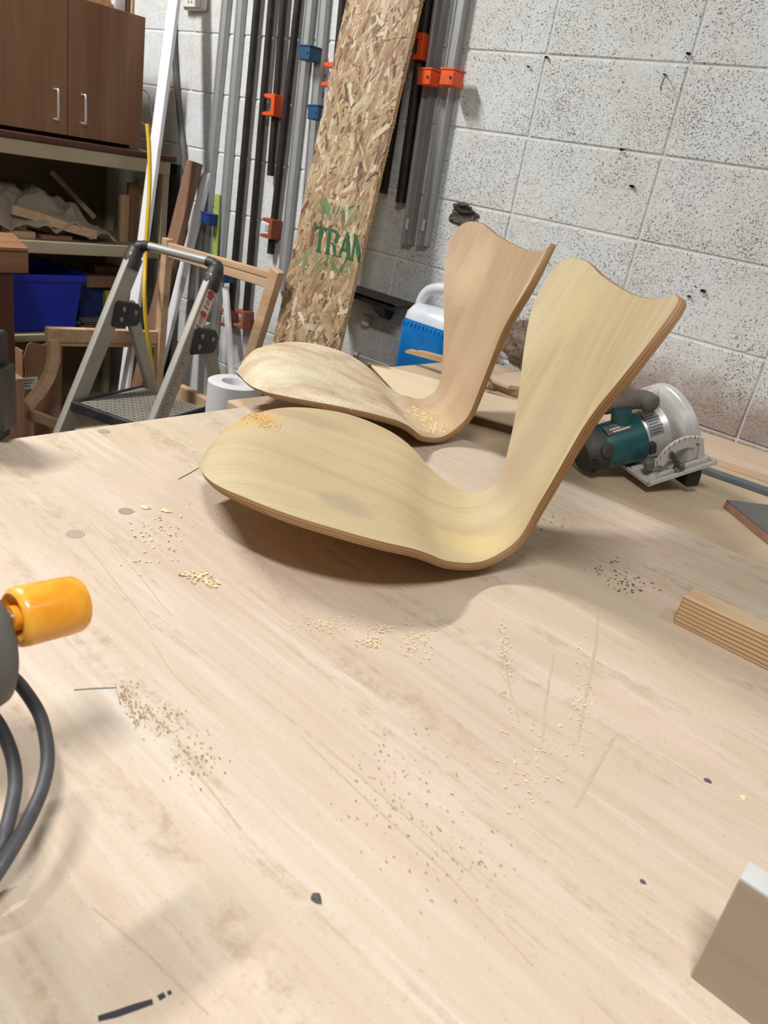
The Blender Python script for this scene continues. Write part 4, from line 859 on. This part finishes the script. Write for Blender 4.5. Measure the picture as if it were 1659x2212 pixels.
# bits stored on top of the cabinet
def px_box(name, label, cat, p0, p1, x, depth, mat, group=None, bevel=.002, zmin=None):   # upright board seen from the front: pixel corners on plane x
    a, b = OX(*p0, x), OX(*p1, x); z0, z1 = min(a.z, b.z), max(a.z, b.z)
    if zmin is not None: z0 = zmin
    y0, y1 = min(a.y, b.y), max(a.y, b.y); c = V((x-depth/2, (y0+y1)/2, (z0+z1)/2))
    return tag(MB().box(c, (depth, y1-y0, z1-z0)).build(name, mat, bevel=bevel, loc=V((c.x, c.y, z0))), label, cat, group)
ct = 1.6965
px_box('board_scrap', 'brown board scrap lying on top of the cabinet', 'board', (175, -20), (241, 5), -1.70, .14, MT['osbcore'], zmin=ct)
px_box('clear_jar', 'crinkled pale plastic pack on top of the cabinet', 'pack', (246, -30), (274, 10), -1.70, .06, MT['foam'], zmin=ct, bevel=.012)
px_box('dark_tin', 'dark tin next to the pale pack on top of the cabinet', 'tin', (276, -30), (283, 10), -1.70, .03, MT['darkwood'], zmin=ct)
px_box('thin_stick', 'thin pale stick standing at the right end of the cabinet top', 'stick', (286, -30), (291, 20), -1.69, .008, MT['pine'], zmin=ct)
# shelf contents: cloth, scraps
def cloth_fn(u, v):
    y = -.80+.50*u; x = -1.95+.33*v
    prof = .135*(1-max(0, (u-.62)/.38)**1.5)*(1 if u < .9 else (1-u)/.1*.9+.1)
    fold = .016*math.sin(u*22+v*7+4*mnoise.noise(V((u*4, v*3, 0))))+.024*mnoise.noise(V((u*7, v*5, 1)))+.022*(.5-abs(mnoise.noise(V((u*11+v*4, v*9, 2)))))+.008*mnoise.noise(V((u*30, v*24, 4)))
    z = .889+max(.006, prof*(1-.75*max(0, v-.55)/.45)+fold*(.3+.7*(1-v*.3)))
    return V((x+.02*mnoise.noise(V((u*6, v*6, 5))), y, z))
tag(MB().grid(cloth_fn, 90, 44).build('drop_cloth', MT['cloth'], smooth=True, angle=180, loc=(-1.8, -.55, .89), solid=.003), 'crumpled grey canvas drop cloth heaped on the upper shelf', 'cloth')
def sweep(m, path, w, h, up=Z_):
    k = len(path); vs = []
    for i, p in enumerate(path):
        t = (path[min(i+1, k-1)]-path[max(i-1, 0)]).normalized(); s = t.cross(up).normalized(); n = s.cross(t)
        vs += [p+s*w/2+n*h/2, p-s*w/2+n*h/2, p-s*w/2-n*h/2, p+s*w/2-n*h/2]
    fs = [(i*4+j, i*4+(j+1) % 4, (i+1)*4+(j+1) % 4, (i+1)*4+j) for i in range(k-1) for j in range(4)]+[(3, 2, 1, 0), (k*4-4, k*4-3, k*4-2, k*4-1)]
    return m.add(vs, fs)
pp = bez([OX(25, 452, -1.645), OX(80, 468, -1.64), OX(145, 490, -1.635), OX(208, 507, -1.63)], 16)
tag(sweep(MB(), pp, .022, .034).build('curved_slat', MT['beech'], bevel=.003, loc=pp[-1]), 'curved wooden slat lying in front of the drop cloth', 'slat')
pp = [OX(20, 480, -1.66), OX(150, 520, -1.66)]; pp = [OX(30, 474, -1.68), OX(140, 504, -1.68)]
tag(sweep(MB(), pp, .02, .03).build('dark_lath', MT['darkwood'], bevel=.003, loc=pp[1]), 'darker slat beneath the curved slat on the upper shelf', 'slat')
px_box('plank_offcut', 'short pale plank offcut at the left of the upper shelf', 'offcut', (20, 498), (77, 513), FX-.03, .07, MT['pine_y'], zmin=.8855)
px_box('plank_offcut', 'brown plank offcut in the middle of the upper shelf edge', 'offcut', (88, 507), (157, 522), FX-.04, .06, MT['mdf'], zmin=.8855)
px_box('plank_offcut', 'thin pale offcut resting on the left plank offcut', 'offcut', (10, 483), (58, 497), FX-.06, .05, MT['pine_y'])
for k, (p0, p1, x, mat, lb) in enumerate((((262, 420), (277, 530), -1.70, MT['pine_z'], 'narrow pale board standing upright at the right of the upper shelf'), ((279, 395), (296, 530), -1.74, MT['brownply'], 'brown board standing upright behind the narrow pale board'), ((298, 385), (326, 530), -1.78, MT['pine_z'], 'wide board standing upright at the end of the upper shelf'))):
    px_box('upright_board', lb, 'board', p0, p1, x, .02, mat, zmin=.8855)
a, b = OX(110, 370, -1.97), OX(205, 470, -1.90); m = MB(); sweep(m, [a, b], .02, .02); tag(m.build('leaning_stick', MT['pine'], bevel=.001, loc=b), 'thin stick leaning diagonally behind the drop cloth', 'stick')
# blue bin
a, b, c0, d0 = OX(24, 598, -1.64), OX(178, 598, -1.64), OX(28, 708, -1.64), OX(163, 708, -1.64)
bz0 = .5365; bz1 = (a.z+b.z)/2+.01; binn = thing('blue_bin', 'open blue plastic bin on the lower shelf', 'bin', V((-1.78, (a.y+b.y)/2, bz0)))
def bsec(z, t, x0=-1.645, x1=-1.95):
    y0 = c0.y*(1-t)+a.y*t; y1 = d0.y*(1-t)+b.y*t; e = .012*t; return [V((x0+e, y0, z)), V((x0+e, y1, z)), V((x1-e, y1, z)), V((x1-e, y0, z))]
m = MB(); s0, s1 = bsec(bz0, 0), bsec(bz1, 1); i0, i1 = [p+(V((-1.795, (a.y+b.y)/2, p.z))-p)*.03 for p in bsec(bz0+.005, 0)], [p+(V((-1.795, (a.y+b.y)/2, p.z))-p)*.03 for p in s1]
m.add(s0+s1+i1+i0, [(0, 1, 2, 3)]+[(j, (j+1) % 4, (j+1) % 4+4, j+4) for j in range(4)]+[(j+4, (j+1) % 4+4, (j+1) % 4+8, j+8) for j in range(4)]+[(j+8, (j+1) % 4+8, (j+1) % 4+12, j+12) for j in range(4)]+[(15, 14, 13, 12)])
m.build('bin_body', MT['binblue'], binn, bevel=.004)
rim = MB(); ss = s1+[s1[0]]
for j in range(4):
    p, q = ss[j], ss[j+1]; dd = (q-p).normalized(); nn = dd.cross(Z_); rim.box((p+q)/2+nn*.006-Z_*.012, ((q-p).length+.02, .014, .026), (dd, nn, Z_))
rim.build('rim', MT['binblue'], binn, bevel=.003)
tag(MB().box(V((-1.80, (a.y+b.y)/2, bz0+.075)), (.22, .2, .13)).build('bin_contents_box', MT['blackplastic'], bevel=.01, loc=V((-1.80, (a.y+b.y)/2, bz0+.01))), 'black case packed inside the blue bin', 'case')
px_box('printed_carton', 'blue and yellow printed carton right of the blue bin', 'carton', (172, 612), (222, 690), -1.78, .12, MT['bluebox'], zmin=.5355)
px_box('yellow_carton', 'yellow carton behind the ladder rail on the lower shelf', 'carton', (228, 628), (300, 690), -1.76, .12, MT['yellowbox'], zmin=.5355)
px_box('plank_stub', 'thick plank stub lying on the cartons on the lower shelf', 'offcut', (188, 596), (262, 622), -1.74, .10, MT['brownply'])
px_box('plank_stub', 'second plank stub stacked on the thick plank stub', 'offcut', (205, 575), (262, 594), -1.80, .10, MT['darkwood'])
for k in range(14):
    y0 = OX(165+3*(k % 5), 700, -1.64).y; z = .5355+.006+.0115*(k % 4); x = -1.635-.016*(k//4)-.004*(k % 3)
    o = tag(MB().tube([V((x, y0+.01*(k % 3), z)), V((x-.02+.006*(k % 5), y0+.20+.01*(k % 4), z+.001*(k % 2)))], .0055, 8).build('metal_rod', MT['rod'], smooth=True, angle=60, loc=V((x, y0, .5355))), 'thin grey metal rod in the bundle right of the blue bin', 'rod', 'grey metal rods in a bundle on the lower shelf')

# ------------------------------------------------------------------ leaning pieces in the corner
def lean(name, label, cat, ptop, ytop, pbot, ybot, w, th, mat, ext_floor=True, ext_top=None, grooves=0, group=None, xbot=None, face=None):
    T = OY(*ptop, ytop); B = OX(*pbot, xbot) if xbot is not None else OY(*pbot, ybot); d = (T-B).normalized()
    if ext_floor: B = B-d*((B.z-.004)/d.z)
    if ext_top: T = T+d*ext_top
    fx, fy, fz = fr_from(d, face if face is not None else X_)
    if fy.y < 0: fy = -fy
    if grooves:
        sec = [(-w/2, th/2), (w/2, th/2), (w/2, -th/2)]
        for k in range(grooves):
            c = w/2-(k+1)*w/(grooves+1); g = w*.035; sec += [(c+g, -th/2), (c, -th/2+g*1.2), (c-g, -th/2)]
        sec += [(-w/2, -th/2)]
        m = MB().prism(sec, B, fx, fy, T-B)
    else: m = MB().box((T+B)/2, (w, th, (T-B).length), (fx, fy, d))
    return tag(m.build(name, mat, loc=B, bevel=0 if grooves else .0012), label, cat, group)
lean('white_trim', 'long white grooved trim strip leaning in the corner beside the cabinet', 'trim', (377, 0), OX(377, 0, -1.53).y, (266, 857), None, .058, .014, MT['white'], grooves=3, ext_top=.3, xbot=-1.28)
lean('rough_plank', 'rough brown plank leaning on the wall right of the white trim', 'plank', (421, 350), -.048, (295, 855), -.235, .075, .028, MT['brownply'])
lean('white_board', 'white painted board leaning behind the rough brown plank', 'board', (449, 375), -.014, (352, 760), -.20, .046, .018, MT['white'])
lean('white_strip', 'narrow white strip leaning behind the frame and pipe clamps', 'strip', (487, 620), -.05, (500, 800), -.08, .030, .012, MT['white'], ext_floor=True)
a, b = OY(369, 352, -.012), OY(388, 352, -.012)
tag(MB().box(((a.x+b.x)/2, -.012, a.z/2), (b.x-a.x, .016, a.z)).build('dark_gap_sheet', MT['blackplastic'], bevel=.002, loc=((a.x+b.x)/2, -.012, 0)), 'narrow black sheet standing in for the dark gap behind the shelf post', 'sheet')  # black sheet added to stand for the shade in the gap beside the post
hose = bez([OX(318, 268, -1.41), OX(322, 320, -1.39), OX(323, 400, -1.36), OX(319, 470, -1.335), OX(314, 560, -1.31), OX(312, 640, -1.25), OX(318, 720, -1.235), OX(330, 800, -1.235), OX(335, 870, -1.24)], 50)
tag(MB().tube(hose, .0075, 10).build('yellow_hose', MT['yellow'], smooth=True, angle=80, loc=hose[-1]), 'yellow hose hanging beside the white trim strip', 'hose')
cab = bez([OY(372, -40, -.02), OY(376, 100, -.016), OY(383, 200, -.016), OY(390, 270, -.016), OY(398, 340, -.016), OY(399, 420, -.016), OY(396, 500, -.016), OY(392, 600, -.016)], 40)
tag(MB().tube(cab, .011, 10).build('grey_conduit', MT['greycable'], smooth=True, angle=80, loc=cab[-1]), 'grey cable hanging on the wall behind the white trim strip', 'cable')
for k, pts in enumerate(([(318, 200), (330, 260), (345, 310)], [(316, 270), (330, 285), (342, 300)], [(300, 322), (322, 330), (345, 340)])):
    wp = bez([V((-1.75+.05*k, -.2095, OX(*pts[0], -1.75+.05*k).z+.01))]+[OX(*p, -1.75+.05*k) for p in pts], 14); tag(MB().tube(wp, .003, 6).build('white_wire', MT['plasticwhite'], smooth=True, angle=80, loc=wp[-1]), ['upper white wire behind the cabinet corner', 'middle white wire behind the cabinet corner', 'lowest white wire on the worktop end'][k], 'wire')

# ------------------------------------------------------------------ unfinished chair frame by the wall
cf = thing('unfinished_armchair', 'unfinished pale wooden chair frame with curved legs beside the wall', 'chair frame', (-1.15, -.45, 0))
yB = -.30
TL, TR = OY(362, 527, yB), OY(598, 590, yB); BL, BR = OY(338, 850, yB), OY(545, 765, yB)
def stick(m, a, b, w, th, face=Y_): d = (b-a).normalized(); fx, fy, fz = fr_from(d, face); return m.box((a+b)/2, (th, w, (b-a).length), (fx, fy, d))
BLf = BL+(BL-TL).normalized()*.34; BRf = TR+(BR-TR).normalized()*((TR.z-.02)/-((BR-TR).normalized().z))
stick(MB(), TL+(TL-BL).normalized()*.02, BLf, .036, .03).build('back_post', MT['beech'], cf, bevel=.003)
stick(MB(), TR+(TR-BR).normalized()*.012, BRf, .045, .03).build('back_post', MT['beech'], cf, bevel=.003)
stick(MB(), TL-Z_*.004+V((.01, 0, 0)), TR-Z_*.012, .022, .022).build('top_rail', MT['beech'], cf, bevel=.003)
stick(MB(), TL-Z_*.030+V((.01, .004, 0)), TR-Z_*.040, .03, .022).build('lower_rail', MT['beech'], cf, bevel=.003)
A1, A2 = OX(100, 722, -1.30), OX(332, 728, -1.30)
stick(MB(), A1, A2+Y_*.01, .05, .03, X_).build('seat_rail', MT['beech'], cf, bevel=.003)
stick(MB(), A1-Z_*.026, A2+Y_*.01-Z_*.026, .03, .012, X_).build('rail_bead', MT['beech'], cf, bevel=.002)
lg = bez([OX(112, 730, -1.30), OX(116, 765, -1.295), OX(108, 805, -1.29), OX(88, 842, -1.28), OX(56, 880, -1.27)], 18)
ext = lg[-1]+(lg[-1]-lg[-2]).normalized()*.05; lg.append(ext)
sweep(MB(), lg, .036, .036, X_).build('curved_leg', MT['beech'], cf, bevel=.004)
b1, b2 = OX(58, 885, -1.27), OX(135, 915, -1.10)
stick(MB(), b1-Z_*.01, b2-Z_*.01, .035, .02, X_).build('stretcher', MT['beech'], cf, bevel=.002)
stick(MB(), OX(58, 890, -1.27), V((OX(58, 890, -1.27).x, OX(58, 890, -1.27).y, .01)), .036, .036).build('front_leg', MT['beech'], cf, bevel=.003)
# cardboard, boards below the shelf
q = OX(48, 745, -1.50); q2 = OX(130, 885, -1.50); bxn = thing('cardboard_box', 'torn brown cardboard box behind the curved chair leg', 'box', V((-1.54, (q.y+q2.y)/2, 0)))
poly = [(q.y-.02, .02), (q2.y, .02), (q2.y+.01, q.z-.01), (q2.y-.04, q.z+.006), (q2.y-.07, q.z-.004), (q2.y-.11, q.z+.008), (q.y+.02, q.z), (q.y+.004, q.z-.05), (q.y+.012, q.z-.10)]
MB().prism(poly, (-1.50, 0, 0), Y_, Z_, V((-.004, 0, 0))).build('front_panel', MT['cardboard'], bxn)
MB().box((-1.535, q2.y-.004, q.z/2), (.06, .006, q.z-.02)).build('side_panel', MT['cardboard'], bxn)
MB().box((-1.535, q.y+.004, q.z/2), (.06, .006, q.z-.05)).build('side_panel', MT['cardboard'], bxn)
c = OX(62, 828, -1.4985); lb = MB().box(c, (.001, .07, .045)).build('paper_label', MT['paper'], bxn)
for k in range(3): MB().box(c+V((.0006, -.004*k, .012-.011*k)), (.0004, .045-.008*k, .004)).build('label_print', MT['ink'], lb)
px_box('red_brown_board', 'red-brown board standing on the floor beside the cardboard box', 'board', (112, 735), (131, 890), -1.42, .02, MT['mdf'], zmin=.002)
px_box('white_card', 'small white card tucked beside the red-brown board', 'card', (122, 755), (131, 784), -1.405, .002, MT['paper'], bevel=0)
# foam roll and small box by the wall
c = OY(508, 826, -.60); r = .080; fo_ = thing('foam_roll', 'white roll of foam standing behind the right ladder leg', 'roll', V((c.x, c.y, 0)))
MB().lathe([(.036, .004), (r, .004), (r, c.z), (r-.006, c.z+.003), (.040, c.z+.003), (.036, c.z-.002), (.036, .006)], V((c.x, c.y, 0)), Z_, 40).build('foam_layers', MT['foam'], fo_, smooth=True, angle=50)
MB().lathe([(0, c.z-.06), (.0355, c.z-.06), (.0355, c.z-.055), (0, c.z-.055)], V((c.x, c.y, 0)), Z_, 24).build('core_tube', MT['cardboard'], fo_)
pc0 = OY(352, 815, -.375); pc1 = OY(446, 850, -.375)
pc0.x = max(pc0.x, -1.05); pc1.x = min(pc1.x, -.83)
tag(MB().box(((pc0.x+pc1.x)/2, -.36, (pc0.z)/2), (pc1.x-pc0.x, .03, pc0.z)).build('small_crate', MT['beech'], bevel=.003, loc=((pc0.x+pc1.x)/2, -.36, 0)), 'pale wooden crate side behind the ladder platform', 'crate')

# ------------------------------------------------------------------ left bench corner, crate
bt = .93; c1 = OZ(61, 536, bt); vY = Y_*1.0
lbn = thing('wood_bench', 'red-brown wooden bench corner entering at the left edge', 'bench', V((c1.x-.2, c1.y-.3, 0)))
e1 = (OZ(0, 475, bt)-c1).normalized()
P = [c1, c1+e1*.30, c1+e1*.30-Y_*.7, c1-Y_*.7]
MB().prism([(p.x, p.y) for p in P], (0, 0, bt-.012), X_, Y_, V((0, 0, .012))).build('bench_top', MT['benchwood'], lbn, bevel=.002)
MB().prism([(p.x, p.y) for p in P], (0, 0, bt-.078), X_, Y_, V((0, 0, .064))).build('bench_core', MT['benchwood'], lbn, bevel=.002)
lx = OX(18, 600, c1.x-.03); MB().box((c1.x-.05, lx.y-.03, (bt-.078)/2), (.07, .08, bt-.078)).build('leg', MT['redwood'], lbn, bevel=.003)
a = OX(50, 815, -1.06); tag(MB().box((-1.10, a.y-.13, a.z/2), (.10, .26, a.z)).build('brown_crate', MT['brownply'], bevel=.003, loc=(-1.10, a.y-.13, 0)), 'dusty brown crate standing beneath the red-brown bench', 'crate')

# ------------------------------------------------------------------ tools at the near left edge
p0 = OZ(-14, 968, SHEET); bt_ = thing('black_tool', 'black rubber-faced clamp head standing on the sheet at the left edge', 'tool', p0+V((-.02, -.05, 0)))
fxd = AR.copy(); fxd.z = 0; fxd.normalize(); fyd = Z_.cross(fxd)
MB().box(p0-fxd*.05+Z_*.082+fyd*.03, (.10, .06, .164), (fxd, fyd, Z_)).build('tool_body', MT['navyblack'], bt_, bevel=.006, seg=3)
MB().box(p0+fxd*.0065+Z_*.070+fyd*.03, (.013, .045, .095), (fxd, fyd, Z_)).build('rubber_pad', MT['blackplastic'], bt_, bevel=.004, seg=3)
# tool with orange knob
kc = OD(104, 1318, .52); ka = (OD(160, 1306, .536)-OD(40, 1334, .506)).normalized()
tool = thing('power_tool', 'power tool with orange varnished wooden knob at the left edge', 'power tool', V((kc.x, kc.y, SHEET))-ka*.06)
kr = .0204
MB().lathe([(0, -.018), (.010, -.018), (.013, -.0235), (kr*.82, -.0245), (kr*.97, -.022), (kr, -.018), (kr*1.0, .011), (kr*.97, .019), (kr*.88, .022), (0, .0225)], kc, ka, 40).build('wooden_knob', MT['knob'], tool, smooth=True, angle=50)
MB().lathe([(0, -.05), (.0052, -.05), (.0052, -.018), (0, -.018)], kc, ka, 16).build('threaded_stud', MT['steel'], tool, smooth=True, angle=50)
for k in range(9): MB().lathe([(.0050, 0), (.0060, .0008), (.0050, .0016)], kc-ka*(.047-.003*k), ka, 16).build('thread', MT['steel'], tool, smooth=True)
MB().lathe([(0, -.026), (.0085, -.026), (.0085, -.017), (0, -.017)], kc, ka, 20).build('washer', MT['knob'], tool, smooth=True, angle=50)
hc = OD(-50, 1395, .50)-ka*.030
MB().lathe([(0, -.028), (.034, -.022), (.040, -.016), (.043, -.006), (.043, .004), (.041, .010), (.036, .013), (.030, .012), (.027, .006), (0, .004)], hc+ka*.027, ka, 44).build('round_housing', MT['greycable'], tool, smooth=True, angle=50)
MB().lathe([(0, 0), (.026, 0), (.026, .006), (0, .007)], hc+ka*.030, ka, 30).build('dark_insert', MT['blackplastic'], tool, smooth=True, angle=50)
MB().box(hc-ka*.04, (.09, .06, .06), (ka, Z_.cross(ka).normalized(), Z_)).build('housing_body', MT['greycable'], tool, bevel=.02, seg=4)
def cordpath(pts): return bez([OZ(px, py, SHEET+h) for px, py, h in pts], 50)
cp = cordpath([(20, 1455, .075), (52, 1490, .065), (88, 1550, .052), (103, 1630, .042), (92, 1700, .036), (62, 1770, .032), (28, 1830, .028), (-10, 1890, .022), (-60, 1960, .012)])
tag(MB().tube(cp, .0050, 14).build('rubber_cable', MT['cord'], smooth=True, angle=80, loc=cp[-1]), 'grey rubber power cord, outer loop curving below the orange knob', 'cord')
cp = cordpath([(-30, 1530, .06), (0, 1570, .05), (25, 1630, .04), (33, 1690, .034), (24, 1750, .03), (8, 1810, .026), (-14, 1870, .016), (-50, 1940, .010)])
tag(MB().tube(cp, .0050, 14).build('rubber_cable', MT['cord'], smooth=True, angle=80, loc=cp[-1]), 'grey rubber power cord, inner loop at the left edge of the sheet', 'cord')
